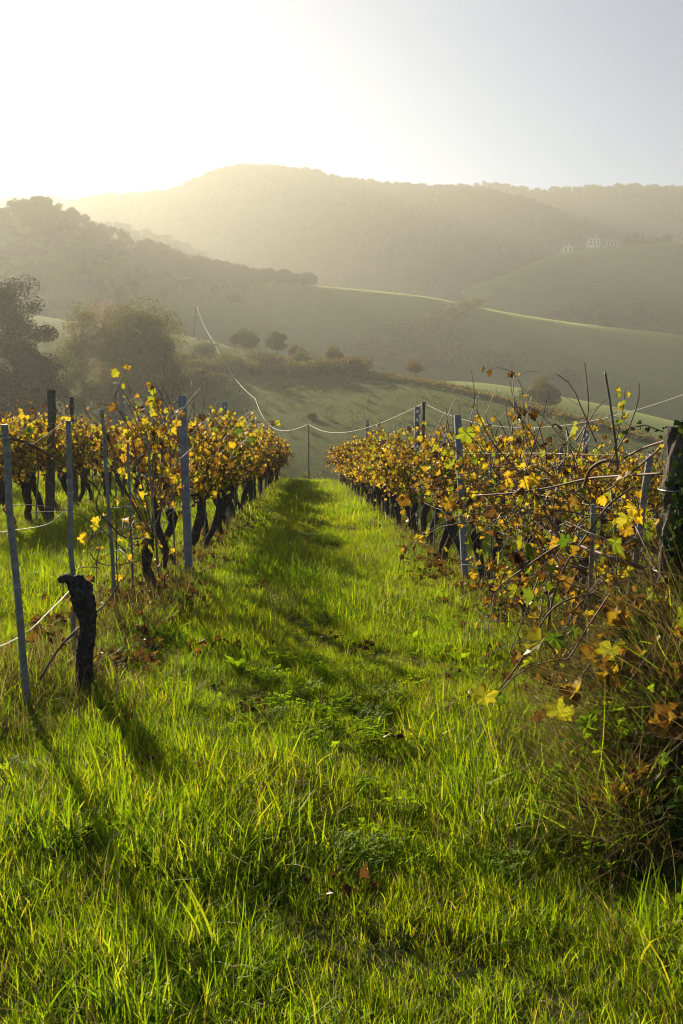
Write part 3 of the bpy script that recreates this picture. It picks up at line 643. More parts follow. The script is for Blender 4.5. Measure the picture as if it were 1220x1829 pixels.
for k in range(9):
    a0 = -2.75 + 2.0 * rng.random(); zz = np.linspace(0, h * (0.8 + 0.3 * rng.random()), 24); rr = 0.105 + 0.012 * rng.random()
    a = a0 + np.cumsum(rng.normal(0, 0.06, 24)); cxx = (et.x - eb.x) * zz / h
    over = np.clip(zz - h, 0, 1)
    P = np.stack([cxx + np.cos(a) * (rr - over * .5), np.sin(a) * (rr - over * .5), np.minimum(zz, h + 0.03)], -1); tube(st, P, np.linspace(0.011, 0.003, 24), 5, bump=0.2, rng=rng)
    for p in P: 
        for q in range(7): L.append(p + rng.normal(0, 0.03, 3) + np.array([math.cos(a0), math.sin(a0), 0]) * 0.012)
for k in range(120): a = -2.2 + 3.6 * rng.random(); z = h * (1.02 - 0.3 * rng.random() ** 2); L.append(np.array([et.x - eb.x + math.cos(a) * 0.12, math.sin(a) * 0.12, z]))
tp = np.array(L); leaves(fo, tp, 0.038 * np.exp(rng.normal(0, .3, len(tp))), rng, LEAF_LOW, down=0.5)
sp = np.array([(-0.1, -0.02, h - 0.02), (-0.2, -0.03, h + 0.015), (-0.29, -0.03, h + 0.0)]); tube(st, sp, 0.003, 4); leaves(fo, spline(sp, 9) + rng.normal(0, .012, (9, 3)), 0.03, rng, LEAF_LOW)
st.obj('stems', M_CANE, iv, True); fo.obj('foliage', M_IVY, iv)

# ------------------------------------------------------------------ old stump and the special vines close to the camera
sb = base_at(152, 1245); e = empty('vine_stump', sb); tag(e, 'old black bare vine stump with knobbly head near the left picture edge', 'vine stump')
rng = np.random.default_rng(8); H = at(150, 1030, sb.y).z - sb.z
mb = MB(); RS = 1.02; P = spline([(0.0, 0, -0.08), (0.0, 0.01, 0.12), (0.012, 0.0, H * 0.4), (0.03, 0.02, H * 0.62), (0.012, 0.0, H * 0.82), (-0.02, 0.01, H * 0.95), (-0.035, 0.01, H)], 26)
rad = np.interp(np.linspace(0, 1, 26), [0, .1, .3, .5, .68, .8, .9, 1], [.052, .046, .040, .043, .055, .05, .047, .025]) * RS; gnarl(mb, P, rad, rng)
tube(mb, spline([(-0.02, 0, H * .93), (-0.07, 0.0, H * .99), (-0.115, -.01, H * .97)], 7), np.linspace(.034, .016, 7), 9, bump=.25, rng=rng)
tube(mb, spline([(0.0, 0, H * .88), (0.045, 0.0, H * .95), (0.05, 0, H * .84), (0.055, 0, H * .74)], 8), np.linspace(.032, .014, 8), 8, bump=.25, rng=rng); mb.obj('trunk', M_BARK, e, True)
def rel(pxy, Y, o): return np.array(at(*pxy, Y) - o)
cn = MB(); P = spline([rel(q, Y, sb) for q, Y in (((40, 1262), 4.5), ((70, 1215), 4.6), ((112, 1150), 4.75), ((160, 1105), 4.95), ((195, 1070), 5.1), ((216, 1035), 5.2))], 26); tube(cn, P, np.linspace(.0085, .005, 26), 6, bump=.1, rng=rng)
P2 = spline([rel(q, Y, sb) for q, Y in (((-30, 775), 5.2), ((35, 787), 5.3), ((75, 805), 5.4), ((130, 838), 5.8), ((170, 868), 6.2), ((180, 885), 6.4))], 22); tube(cn, P2, np.linspace(.011, .006, 22), 6, bump=.1, rng=rng)
cn.obj('cane', M_CANE, e, True)
fo = MB(); pl = [rel(q, 4.75, sb) for q in ((128, 1083), (88, 1120), (95, 1128), (20, 1265), (36, 1272))]; leaves(fo, pl, np.array([.06, .07, .06, .09, .08]), rng, rnd=np.array([.5, .2, .35, .9, .62])); fo.obj('foliage', M_VLEAF, e)

def shoot_px(e, o, ctrl, r0, r1, leafn, size, rng, hue=(0.2, .95), n=26, leaf_list=None, name='shoot'):
    """one long cane through the given places, leaves included"""
    s = empty(name); s.parent = e
    P = spline([np.array(at(a, b, Y) - o) for a, b, Y in ctrl], n) if ctrl else None
    cn = MB(); tube(cn, P, np.linspace(r0, r1, n), 5, bump=.08, rng=rng); cn.obj('cane', M_CANE, s, True)
    if leafn or leaf_list:
        fo = MB()
        if leafn:
            idx = rng.integers(2, n, leafn); leaves(fo, P[idx] + rng.normal(0, .02, (leafn, 3)), size * np.exp(rng.normal(0, .25, leafn)), rng, rnd=hue[0] + (hue[1] - hue[0]) * rng.random(leafn), face=(0.3, -1, 0.2))
        if leaf_list:
            for (a, b, Y, sz, hu) in leaf_list: leaves(fo, [np.array(at(a, b, Y) - o)], sz * .92, rng, rnd=np.array([min(1, hu + .08) if hu > .5 else hu]), down=1.1, face=(0.2, -1, 0.1), curl=0.35)
        fo.obj('leaves', M_VLEAF, s)
    return s

def special_vine(base, label, seed, shoots, trunk_h=0.75, lean=(0, 0), r=0.045):
    e = empty('grapevine', base); tag(e, label, 'grapevine', 'bare tangled grapevines near the camera'); rng = np.random.default_rng(seed)
    mb = MB(); P = spline([(0, 0, -.08), (.02, 0.02, .15), (lean[0] * .5 - .03, lean[1] * .5, trunk_h * .5), (lean[0], lean[1], trunk_h)], 16)
    gnarl(mb, P, r * np.interp(np.linspace(0, 1, 16), [0, .3, .7, .9, 1], [1.3, 1, .95, 1.25, .8]), rng, 18, 50) if True else None; mb.obj('trunk', M_BARK, e, True)
    for s in shoots: shoot_px(e, base, rng=rng, **s)
    return e, rng
# left: loose shoots between the stump and the first leafy vine
lb = base_at(268, 1072)
e, rng = special_vine(lb, 'leading grapevine of the left row, black trunk, long bare shoots and few leaves', 21, [
    dict(ctrl=[(270, 965, 8.4), (240, 905, 8.0), (215, 860, 7.8), (190, 820, 7.6), (183, 790, 7.5)], r0=.012, r1=.005, leafn=3, size=.09),
    dict(ctrl=[(268, 960, 8.4), (225, 960, 7.6), (195, 935, 7.2), (172, 905, 7.0), (180, 868, 6.9), (178, 850, 6.8)], r0=.009, r1=.004, leafn=1, size=.07),
    dict(ctrl=[(255, 1000, 8.3), (200, 1010, 7.5), (170, 1000, 7.2), (160, 975, 7.1), (170, 930, 7.2)], r0=.006, r1=.003, leafn=1, size=.07),
    dict(ctrl=[(275, 960, 8.4), (250, 850, 8.3), (232, 770, 8.2), (205, 715, 8.1), (222, 670, 8.1), (231, 646, 8.1)], r0=.009, r1=.003, leafn=5, size=.065, leaf_list=[(209, 664, 8.1, .10, .74), (196, 728, 8.1, .09, .26)]),
    dict(ctrl=[(272, 960, 8.4), (215, 840, 8.2), (190, 780, 8.1), (160, 745, 8.0), (146, 717, 8.0)], r0=.007, r1=.003, leafn=5, size=.065),
    dict(ctrl=[(275, 950, 8.5), (298, 870, 8.5), (305, 800, 8.5), (285, 740, 8.5), (272, 690, 8.5), (262, 670, 8.5)], r0=.008, r1=.003, leafn=14, size=.075, leaf_list=[(300, 840, 8.2, .12, .55), (312, 850, 8.2, .10, .62), (253, 880, 8.2, .09, .6)]),
    dict(ctrl=[(270, 960, 8.4), (255, 900, 8.2), (230, 850, 8.1), (215, 800, 8.1), (235, 765, 8.0)], r0=.007, r1=.003, leafn=9, size=.07, leaf_list=[(222, 815, 8, .09, .5), (220, 838, 8, .10, .58), (200, 780, 8, .15, .02)]),
    dict(ctrl=[(212, 1080, 7.7), (208, 1000, 7.7), (207, 900, 7.7), (205, 800, 7.7)], r0=.008, r1=.004, leafn=2, size=.08)], 0.62, (0, .1))
RNG_STEM = np.random.default_rng(63)
def stems_later(): free_shoots(e_lead, lb, 26, RNG_STEM, (-1.85, 6.6, float(gz(-1.6, 7.6)) + .25), (-1.4, 9.4, float(gz(-1.6, 7.6)) + 1.1), 2, .06, (0, .9), length=(.5, 1.3), r=.0045)
e_lead = e
pb = base_at(338, 1030)
for k, (tx, ty) in enumerate(((300, 676), (313, 673), (327, 668), (334, 672), (346, 682), (286, 690))):
    pass
# right: tangle
def tangle(n, x0, x1, ya, yb, rng, up=0.6, leaf=2, size=.09):
    out = []
    return out
rb = gpt(2.12, 6.2)
e1, rng = special_vine(rb, 'tangled grapevine with brown bare canes and hanging yellow leaves before the ivy post', 31, [
    dict(ctrl=[(1085, 1150, 5.6), (1060, 1060, 5.6), (1000, 960, 5.6), (940, 860, 5.7), (880, 790, 5.8), (850, 730, 5.8)], r0=.012, r1=.003, leafn=4, size=.07),
    dict(ctrl=[(1190, 845, 4.4), (1110, 850, 4.8), (1050, 855, 5.2), (985, 870, 5.5), (920, 880, 5.8), (850, 885, 6.2)], r0=.008, r1=.006, leafn=3, size=.07),
    dict(ctrl=[(1105, 825, 4.8), (1080, 823, 4.9), (1055, 838, 5), (1044, 865, 5.2)], r0=.012, r1=.010, leafn=0, size=.1),
    dict(ctrl=[(1104, 840, 4.8), (1098, 780, 4.8), (1090, 720, 4.8), (1081, 664, 4.8)], r0=.0085, r1=.006, leafn=0, size=.1),
    dict(ctrl=[(1098, 800, 4.8), (1106, 765, 4.8), (1113, 730, 4.8), (1117, 690, 4.8)], r0=.005, r1=.002, leafn=14, size=.035, hue=(.75, .95)),
    dict(ctrl=[(1190, 787, 4.3), (1150, 800, 4.6), (1115, 818, 4.8)], r0=.007, r1=.007, leafn=0, size=.1),
    dict(ctrl=[(1180, 800, 4.35), (1145, 830, 4.6), (1120, 850, 4.8), (1080, 880, 5.0)], r0=.006, r1=.005, leafn=1, size=.1),
    dict(ctrl=[(1130, 870, 4.9), (1085, 905, 4.9), (1045, 960, 4.9), (1010, 1010, 4.9), (985, 1080, 5.0), (975, 1160, 5.2)], r0=.007, r1=.006, leafn=3, size=.07),
    dict(ctrl=[(1150, 1015, 4.6), (1090, 995, 4.7), (1050, 980, 5.0), (1015, 970, 5.3), (980, 985, 5.6), (900, 1040, 6.4)], r0=.014, r1=.006, leafn=3, size=.07),
    dict(ctrl=[(1170, 1055, 4.2), (1110, 1120, 4.2), (1060, 1180, 4.3), (1000, 1260, 4.4)], r0=.009, r1=.006, leafn=2, size=.1),
    dict(ctrl=[(1080, 1055, 4.4), (990, 1085, 4.4), (930, 1180, 4.4), (880, 1240, 4.4), (800, 1285, 4.5), (752, 1305, 4.6)], r0=.006, r1=.003, leafn=0, size=.1, leaf_list=[(868, 1240, 4.2, .15, .72), (886, 1243, 4.3, .11, .93), (803, 1253, 4.4, .09, .18), (770, 1305, 4.5, .09, .08)]),
    dict(ctrl=[(1090, 1060, 4.2), (1050, 1120, 4.0), (1010, 1180, 3.9), (980, 1150, 3.9), (970, 1145, 3.9)], r0=.005, r1=.003, leafn=0, size=.1, leaf_list=[(968, 1140, 3.8, .15, .70), (990, 1135, 3.9, .14, .92), (1093, 1155, 3.7, .15, .75), (1105, 1175, 3.8, .14, .93), (1022, 1240, 3.7, .11, .1), (1034, 1225, 3.7, .16, .62), (995, 1265, 3.7, .16, .74), (965, 1275, 3.8, .09, .1), (1040, 1215, 3.8, .08, .18)]),
    dict(ctrl=[(1060, 1200, 5.6), (1062, 1130, 5.5), (1050, 1050, 5.4), (1058, 1010, 5.3)], r0=.013, r1=.009, leafn=1, size=.1),
    dict(ctrl=[(965, 890, 5.6), (930, 865, 5.7), (890, 850, 5.8), (860, 800, 5.9), (825, 765, 6)], r0=.007, r1=.003, leafn=3, size=.1, leaf_list=[(936, 858, 5.5, .10, .60), (955, 852, 5.5, .11, .55), (905, 858, 5.7, .07, .55)]),
    dict(ctrl=[(1100, 970, 4.6), (1050, 950, 4.8), (1010, 930, 5.2)], r0=.004, r1=.003, leafn=0, size=.1, leaf_list=[(1130, 905, 4.6, .13, .64), (1118, 925, 4.6, .12, .7), (1140, 918, 4.6, .11, .6), (1100, 965, 4.4, .15, .84), (1115, 945, 4.4, .08, .5), (938, 975, 5.3, .14, .9), (928, 965, 5.3, .1, .78), (1010, 960, 5.2, .13, .98), (1075, 890, 5.0, .08, .55), (1020, 1035, 4.8, .09, .3), (1026, 1058, 4.8, .1, .5), (1035, 1062, 4.8, .08, .1)]),
], 0.8, (0.02, .05))
def free_shoots(e, o, n, rng, box_lo, box_hi, leafn, size, hue=(0, 1), length=(0.5, 1.6), r=.0058):
    cn, fo = MB(), MB()
    for k in range(n):
        s = np.array([rng.uniform(a, b) for a, b in zip(box_lo, box_hi)])
        P = cane_path(s - np.array(o), (rng.normal(-.15, .6), rng.normal(0, .9), rng.normal(.25, .55)), rng.uniform(*length), rng, 10, droop=rng.uniform(.1, 1.3), wob=.12)
        tube(cn, P, np.linspace(r, r * .45, len(P)) * rng.uniform(.7, 1.3), 5, cap=False)
        for q in range(2):
            j = rng.integers(2, 10); S = cane_path(P[j], rng.normal(0, 1, 3), rng.uniform(.08, .35), rng, 4, wob=.15); tube(cn, S, np.linspace(r * .5, r * .3, 5), 3, cap=False)
        if leafn:
            idx = rng.integers(3, 11, leafn); leaves(fo, P[idx] + rng.normal(0, .03, (leafn, 3)), size * np.exp(rng.normal(0, .35, leafn)), rng, rnd=hue[0] + (hue[1] - hue[0]) * rng.random(leafn), curl=.9)
    cn.obj('canes', M_CANE, e, True)
    if leafn: fo.obj('foliage', M_VLEAF, e)
stems_later()
g0 = float(gz(2.1, 5.5))
free_shoots(e1, rb, 90, rng, (1.75, 4.6, g0 + .55), (2.4, 7.4, g0 + 1.3), 6, .052, (0, .95))
free_shoots(e1, rb, 26, rng, (1.7, 4.2, g0 + .1), (2.3, 6.6, g0 + .7), 3, .05, (0, .8), r=.005)
e2, rng2 = special_vine(gpt(1.98, 7.35), 'leafless looking grapevine with crooked thin trunk left of the tangle', 33, [], 0.7, (.03, .12), .036)
free_shoots(e2, gpt(1.98, 7.35), 48, rng2, (1.7, 6.6, g0 + .5), (2.35, 8.6, g0 + 1.35), 10, .06, (.0, .95))
e3, rng3 = special_vine(gpt(2.2, 5.0), 'low grapevine trunk swallowed by brush beside the ivy post', 34, [], 0.6, (-.05, .1), .04)
free_shoots(e3, gpt(2.2, 5.0), 30, rng3, (1.8, 4.2, g0 + .3), (2.6, 5.6, g0 + 1.05), 5, .055, (0, .95))
# bare tips standing out of the canopies
def bare_tips(name_vine_label, base, tips, rng, leaf=.2):
    pass
for (xr, ya, yb, nn, lab) in ((-1.5, 9.6, 13.0, 34, None), (2.06, 7.0, 15, 60, None)):
    rt = np.random.default_rng(int(ya * 10)); near = [o for o in C.objects if o.name.startswith('grapevine') and o.parent is None and abs(o.location.x - xr) < .4 and ya - 1 < o.location.y < yb]
    for v in near:
        cn = MB()
        for k in range(max(3, nn // max(1, len(near)))):
            s = np.array([rt.normal(0, .12), rt.normal(0, .3), rt.uniform(1.4, 1.85)]); P = cane_path(s, (rt.normal(0, .3), rt.normal(0, .3), 1), rt.uniform(.3, .75), rt, 6, droop=.1, wob=.1)
            tube(cn, P, np.linspace(.006, .003, 7), 4, cap=False)
            S = cane_path(P[3], (rt.normal(0, 1), rt.normal(0, .6), .5), .15, rt, 3); tube(cn, S, .0018, 3, cap=False)
        cn.obj('bare_shoots', M_CANE, v, True)

# ------------------------------------------------------------------ wires
def sag(a, b, s, n=14):
    a, b = np.array(a, float), np.array(b, float); t = np.linspace(0, 1, n)[:, None]; P = a + (b - a) * t; P[:, 2] -= s * 4 * (t * (1 - t))[:, 0]; return P
def wire(name, P, r, label, mat, cat='wire', group=None, sides=5):
    mb = MB(); o0 = Vector(P[0]); tube(mb, np.asarray(P) - np.array(o0), r, sides); o = mb.obj(name, mat, None, True, o0); tag(o, label, cat, group); return o
for x0, ya, yb, nm in ((-1.52, 10.1, 46, 'left'), (2.07, 4.25, 46, 'right')):
    for hh in (0.78, 1.25, 1.62):
        ys_ = np.arange(ya, yb, 3.0); P = np.array([(x0, y, float(gz(x0, y)) * .5 + (-.08 * y - .06 * x0) * .5 + hh) for y in ys_])
        wire('trellis_wire', P, .0018, '%s trellis wire along the row %s of the grass alley' % ({0.78: 'lowest', 1.25: 'middle', 1.62: 'top'}[hh], nm), M_TWIRE, group='trellis wires', sides=4)
p = lambda *a: np.array(at(*a))
wire('trellis_wire', spline([p(-40, 1165, 4.4), p(0, 1155, 4.5), p(50, 1128, 4.62), p(85, 1095, 5.0), p(120, 1060, 5.4), p(134, 1042, 5.63)], 24), .003, 'loose pale wire sagging from the upright stake at the stump to the nearest stake', M_TWIRE, group='trellis wires')
wire('trellis_wire', spline([p(-40, 955, 7), p(20, 948, 6.6), p(80, 938, 6.1), p(108, 920, 5.8), p(131, 898, 5.62)], 24), .0028, 'loose pale wire running left from the middle of the upright stake', M_TWIRE, group='trellis wires')
wire('trellis_wire', spline([p(60, 793, 6.6), p(90, 772, 6), p(122, 757, 5.63), p(160, 800, 7), p(260, 850, 9)], 24), .0025, 'thin wire tied over the top of the upright stake', M_TWIRE, group='trellis wires')
# pale cable on poles
def pole(base, top, r, label):
    e = empty('cable_pole', base); tag(e, label, 'pole', 'poles carrying the pale cable'); d = np.array(Vector(top) - Vector(base)); mb = MB(); tube(mb, [d * t for t in (-.05, .3, .6, 1.0)], r, 8); mb.obj('shaft', M_WOOD if r > .1 or r == .03 else M_STEEL, e)
    c = MB(); tube(c, [d * 1.0 + np.array([0, 0, -.03]), d + np.array([0, 0, .03])], r * 1.5, 8); c.obj('cap', M_STEEL, e); return np.array(top)
T0 = gpt(4.75, 8.2, 2.75); pole(gpt(4.75, 8.2), T0, .03, 'cable pole outside the right picture edge carrying the pale cable')
t = at(757, 720, 17.0); T1 = pole(gpt(t.x, 17.0), t, .03, 'dark thin cable pole rising above the golden leaves beside the slotted post')
t = at(551, 757, 47.5); T2 = pole(gpt(t.x, 47.5), t, .045, 'slim grey cable pole standing alone at the end of the grass alley')
h3 = hit(455, 738, ['vineyard_hillside']); t = at(456, 712, h3.y); T3 = pole(h3, t, .05, 'small cable pole on the opposite slope where the cable bends')
h4 = hit(379, 628, ['vineyard_hillside']); t = at(379, 606, h4.y); T4 = pole(h4, t, .13, 'short cable pole on the crest of the green slope')
h5 = hit(346, 603, ['vineyard_hillside']); t = at(351, 546, h5.y); T5 = pole(h5, t, .17, 'tall leaning pole on the crest, highest end of the pale cable')
P = np.vstack([sag(T0, T1, .62, 26), sag(T1, T2, .55, 30)[1:], sag(T2, T3, 2.2, 24)[1:], sag(T3, T4, 1.6, 16)[1:], sag(T4, T5, .9, 10)[1:]])
rr = np.interp(P[:, 1], [5, 17, 47, 120, 230], [.0035, .0045, .010, .022, .035])
mb = MB(); tube(mb, P - P[0], rr, 6); o = mb.obj('overhead_cable', M_WIRE, None, True, Vector(P[0])); tag(o, 'pale cable sagging from pole to pole across the vineyard and up the far slope', 'cable')

# ------------------------------------------------------------------ leaf litter and brush
rl = np.random.default_rng(41); lp = []
for k in range(4):
    m = MB(); leaves(m, np.stack([rl.normal(0, .1, 9), rl.normal(0, .1, 9), .02 + .03 * rl.random(9)], -1), .043 * np.exp(rl.normal(0, .3, 9)), rl, LEAF_FULL, down=0.0, rnd=.36 * rl.random(9) ** 1.8, curl=1.5); lp.append(m)
n = 380; X = np.array([ROWS[i] for i in rl.integers(0, 2, n)]) + rl.normal(0, .32, n); Y = 5 + 18 * rl.random(n) ** 1.4
X2 = rl.uniform(-2.5, 3, 60); Y2 = rl.uniform(2, 9, 60); X = np.concatenate([X, X2]); Y = np.concatenate([Y, Y2]); s_ = np.concatenate([np.ones(n), np.full(60, .7)])
cz = rl.normal(0, 1, (60, 2)) * (.18, .3) + (-1.45, 7.3); X = np.concatenate([X, cz[:, 0]]); Y = np.concatenate([Y, cz[:, 1]]); s_ = np.concatenate([s_, np.ones(60)]); n = len(X)
scatter('fallen_leaves', lp, np.stack([X, Y, gz(X, Y) + .02 + .06 * rl.random(n)], -1), np.stack([rl.normal(0, .3, n), rl.normal(0, .3, n), rl.random(n) * 6.28], -1), s_ * (.7 + .5 * rl.random(n)), rl.integers(0, 4, n), [M_VLEAF], 'brown fallen vine leaves lying under the rows', 'leaf litter')

bp = []
for k in range(3):
    m = MB(); blades(m, rl, 60, .14, .19, .4, .0042, .75, 1.4, mat=0, levels=6); blades(m, rl, 40, .12, .16, .35, .0055, .45, 1.1, mat=1, rhi=.8, levels=6); bp.append(m)
m = MB(); blades(m, rl, 22, .1, .25, .25, .0075, .35, 1.1, mat=1, rlo=.3, rhi=.85, levels=7); bp.append(m)
def mound(x, y):
    q = np.clip((x - .38 * y) / .34, 0, 1); q = q * q * (3 - 2 * q); return .78 * q * np.exp(-((y - 4.1) / 1.15) ** 2)
n = 3000
X = rl.normal(1.85, .42, n); Y = rl.normal(3.7, .85, n); k_ = (X > .37 * Y + .08 * np.sin(Y * 5)) & (X < 3.1) & (Y > 3.1 + .25 * np.sin(X * 9)); X, Y = X[k_], Y[k_]; n = len(X)
hz = mound(X, Y) * rl.random(n) ** .6
scatter('dry_brush', bp, np.stack([X, Y, gz(X, Y) + hz], -1), np.stack([rl.normal(0, .42, n), rl.normal(0, .42, n), rl.random(n) * 6.28], -1), .75 + .5 * rl.random(n), np.where(rl.random(n) < .88, rl.integers(0, 3, n), 3), [M_DRY, M_GRASS], 'heap of dry straw coloured grass and long blades around the ivy post', 'dry grass')
ip = []
for k in range(3):
    m = MB(); Pq = cane_path((0, 0, 0), (rl.normal(0, .7), rl.normal(0, .7), .9), .42, rl, 8, droop=1.2, wob=.15); tube(m, Pq, np.linspace(.004, .002, 9), 4, mat=1, cap=False)
    q = np.repeat(Pq[1:], 4, axis=0) + rl.normal(0, .035, (32, 3)); leaves(m, q, (.04, .046, .052)[k] * np.exp(rl.normal(0, .3, 32)), rl, LEAF_LOW, down=.3, mat=(0, 2, 3)[k]); ip.append(m)
n = 950; X = rl.normal(1.85, .33, n); Y = rl.normal(3.85, .6, n); k_ = (X > .392 * Y) & (X < 2.8); X, Y = X[k_], Y[k_]; n = len(X)
hz = mound(X, Y) * (.2 + .95 * rl.random(n) ** .6)
scatter('creeping_ivy', ip, np.stack([X, Y, gz(X, Y) + hz], -1), np.stack([rl.normal(0, .3, n), rl.normal(0, .3, n), rl.random(n) * 6.28], -1), .8 + .5 * rl.random(n), rl.integers(0, 3, n), [M_IVY, M_CANE, M_WEED, M_VLEAF], 'leafy dark ivy and bramble creeping over the brush by the end post', 'ivy')

# ------------------------------------------------------------------ trees
def crown_quads(mb, cen, sig, n, size, rng, shell=False):
    d = rng.normal(0, 1, (n, 3)); ln = np.linalg.norm(d, axis=1)[:, None]; d = d / ln * np.minimum(ln, 1.75)
    if shell: d = d / np.linalg.norm(d, axis=1)[:, None] * (0.55 + 0.6 * rng.random(n))[:, None]
    P = cen + d * sig
    a = rng.normal(0, 1, (n, 3)); a /= np.linalg.norm(a, axis=1)[:, None]; b = np.cross(a, rng.normal(0, 1, (n, 3))); b /= np.linalg.norm(b, axis=1)[:, None]
    s = (size * np.exp(rng.normal(0, .3, n)))[:, None]
    V = np.stack([P - a * s * .6, P + b * s * .35, P + a * s * .6, P - b * s * .35], 1)
    F = np.arange(n * 4).reshape(n, 4); mb.add(V.reshape(-1, 3), F, 0, np.repeat(rng.random(n), 4))
def make_tree(seed, h, wd, trunk=0.25, clumps=26, per=160, leaf=.28, thin=1.0, conic=0.0):
    rng = np.random.default_rng(seed); tk, cr = MB(), MB(); r0 = h * .018 + .04
    P = spline([(0, 0, -.6), (rng.normal(0, .02) * h, 0, h * .2), (rng.normal(0, .03) * h, rng.normal(0, .03) * h, h * .5), (rng.normal(0, .03) * h, rng.normal(0, .03) * h, h * .88)], 12); tube(tk, P, np.linspace(r0, r0 * .2, 12), 7)
    zc = h * (trunk + (1 - trunk) / 2); hz = h * (1 - trunk) / 2
    for k in range(clumps):
        d = rng.normal(0, 1, 3); d /= np.linalg.norm(d); q = rng.random() ** .45 * .86
        z = zc + d[2] * hz * q; fr = (z - h * trunk) / (h * (1 - trunk)); wloc = wd / 2 * (1 - conic * fr)
        c = np.array([d[0] * wloc * q, d[1] * wloc * q, z]) + rng.normal(0, .03 * h, 3) * (1, 1, .6)
        zb = max(h * .12, c[2] - h * (.12 + .22 * rng.random())); j = np.interp(zb, P[:, 2], P[:, 0]), np.interp(zb, P[:, 2], P[:, 1])
        tube(tk, spline([(j[0], j[1], zb), (j[0] * .5 + c[0] * .5, j[1] * .5 + c[1] * .5, (zb + c[2]) / 2 + .02 * h), c], 6), np.linspace(r0 * .38, r0 * .08, 6), 4, cap=False)
        sg = np.array([1, 1, .72]) * wd * (.085 + .075 * rng.random())
        crown_quads(cr, c, sg, int(per * 3.4 * (.6 + .8 * rng.random())), leaf * .62, rng)
        for _ in range(3):
            tip = c + rng.normal(0, 1, 3) * sg * 1.5; tube(tk, [c, (c + tip) / 2 + rng.normal(0, .1, 3), tip], [r0 * .08, r0 * .05, r0 * .025], 3, cap=False)
    return tk, cr
def tree(loc, label, mat, seed, h, wd, group=None, name='tree', **k):
    e = empty(name, loc); tag(e, label, 'tree', group); tk, cr = make_tree(seed, h, wd, **k)
    tk.obj('trunk', M_TBARK, e, True); cr.obj('crown', mat, e); return e
def tree_px(px, top, wpx, Y, label, mat, seed, base=None, **k):
    t = at(px, top, Y); zb = ground_at(t.x, Y) if base is None else base; return tree((t.x, Y, zb), label, mat, seed, t.z - zb, wpx / 1500 * Y, **k)
G1 = 'trees at the left edge behind the vineyard'
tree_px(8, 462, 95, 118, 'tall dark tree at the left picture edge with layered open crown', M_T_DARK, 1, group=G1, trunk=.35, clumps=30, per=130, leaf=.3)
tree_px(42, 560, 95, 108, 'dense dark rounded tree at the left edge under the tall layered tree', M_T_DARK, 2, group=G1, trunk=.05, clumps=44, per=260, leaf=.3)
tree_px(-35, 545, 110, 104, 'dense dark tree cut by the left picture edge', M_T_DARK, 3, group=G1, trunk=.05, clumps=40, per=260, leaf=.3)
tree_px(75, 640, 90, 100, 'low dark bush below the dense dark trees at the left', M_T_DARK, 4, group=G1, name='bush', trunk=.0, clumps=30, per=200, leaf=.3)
tree_px(146, 537, 95, 140, 'slender airy olive tree with thin top left of the broad dense tree', M_T_OLIVE, 5, group=G1, trunk=.15, clumps=40, per=75, leaf=.34)
tree_px(250, 536, 140, 138, 'broad dense olive tree left of the leaning cable pole', M_T_OLIVE, 6, group=G1, trunk=.10, clumps=54, per=230, leaf=.34)
tree_px(196, 556, 95, 142, 'half bare rusty tree between the slender and the broad olive trees', M_T_RUST, 7, group=G1, trunk=.15, clumps=36, per=60, leaf=.34)
tree_px(298, 590, 60, 134, 'smaller olive tree at the right foot of the broad dense tree', M_T_OLIVE, 8, group=G1, trunk=.08, clumps=26, per=150, leaf=.32)
tree_px(115, 620, 75, 128, 'pale green leafy bush below the slender olive tree', M_T_GREEN, 9, group=G1, name='bush', trunk=.0, clumps=26, per=130, leaf=.32)
tree_px(205, 640, 110, 122, 'low olive bush in front of the half bare rusty tree', M_T_OLIVE, 10, group=G1, name='bush', trunk=.0, clumps=30, per=170, leaf=.32)
tree_px(290, 660, 80, 118, 'low olive bush right below the broad dense tree', M_T_OLIVE, 12, group=G1, name='bush', trunk=.0, clumps=24, per=150, leaf=.32)
tree_px(172, 528, 60, 262, 'faint reddish tree just beyond the crest behind the slender olive tree', M_T_RUST, 13, base=8, trunk=.1, clumps=26, per=110, leaf=.5)
tree_px(310, 575, 30, 262, 'faint small tree just beyond the crest left of the leaning pole', M_T_RUST, 14, base=8, trunk=.1, clumps=16, per=90, leaf=.5)
G2 = 'small trees on the crest behind the alley'
tree_px(440, 589, 46, 214, 'round green small tree on the crest, tallest right of the leaning pole', M_T_GREEN, 15, group=G2, trunk=.2, clumps=24, per=150, leaf=.34)
tree_px(420, 594, 20, 212, 'narrow dark small tree touching the tallest round crest tree', M_T_OLIVE, 16, group=G2, trunk=.2, clumps=14, per=120, leaf=.34)
tree_px(494, 593, 38, 212, 'round green small tree, second on the crest right of the leaning pole', M_T_GREEN, 17, group=G2, trunk=.2, clumps=22, per=150, leaf=.34)
tree_px(522, 610, 16, 210, 'tiny rusty tree right of the second round crest tree', M_T_RUST, 18, group=G2, trunk=.15, clumps=10, per=70, leaf=.34)
tree_px(540, 607, 34, 235, 'pale half bare small tree behind the tiny rusty tree', M_T_OLIVE, 19, group=G2, trunk=.15, clumps=16, per=45, leaf=.34)
tree_px(596, 617, 36, 205, 'dark small tree standing alone at the right end of the brown bank', M_T_OLIVE, 20, group=G2, trunk=.12, clumps=22, per=160, leaf=.33)
tree_px(368, 618, 46, 196, 'pale green bush under the short cable pole', M_T_GREEN, 22, group=G2, name='bush', trunk=.0, clumps=18, per=90, leaf=.33)
tree_px(743, 643, 30, 206, 'lone small brown tree at the left end of the rust coloured vine strip', M_T_RUST, 23, trunk=.2, clumps=16, per=120, leaf=.3)
tree_px(975, 664, 56, 215, 'lone round olive tree on the right edge of the rust coloured vine strip', M_T_OLIVE, 24, trunk=.2, clumps=34, per=190, leaf=.33)
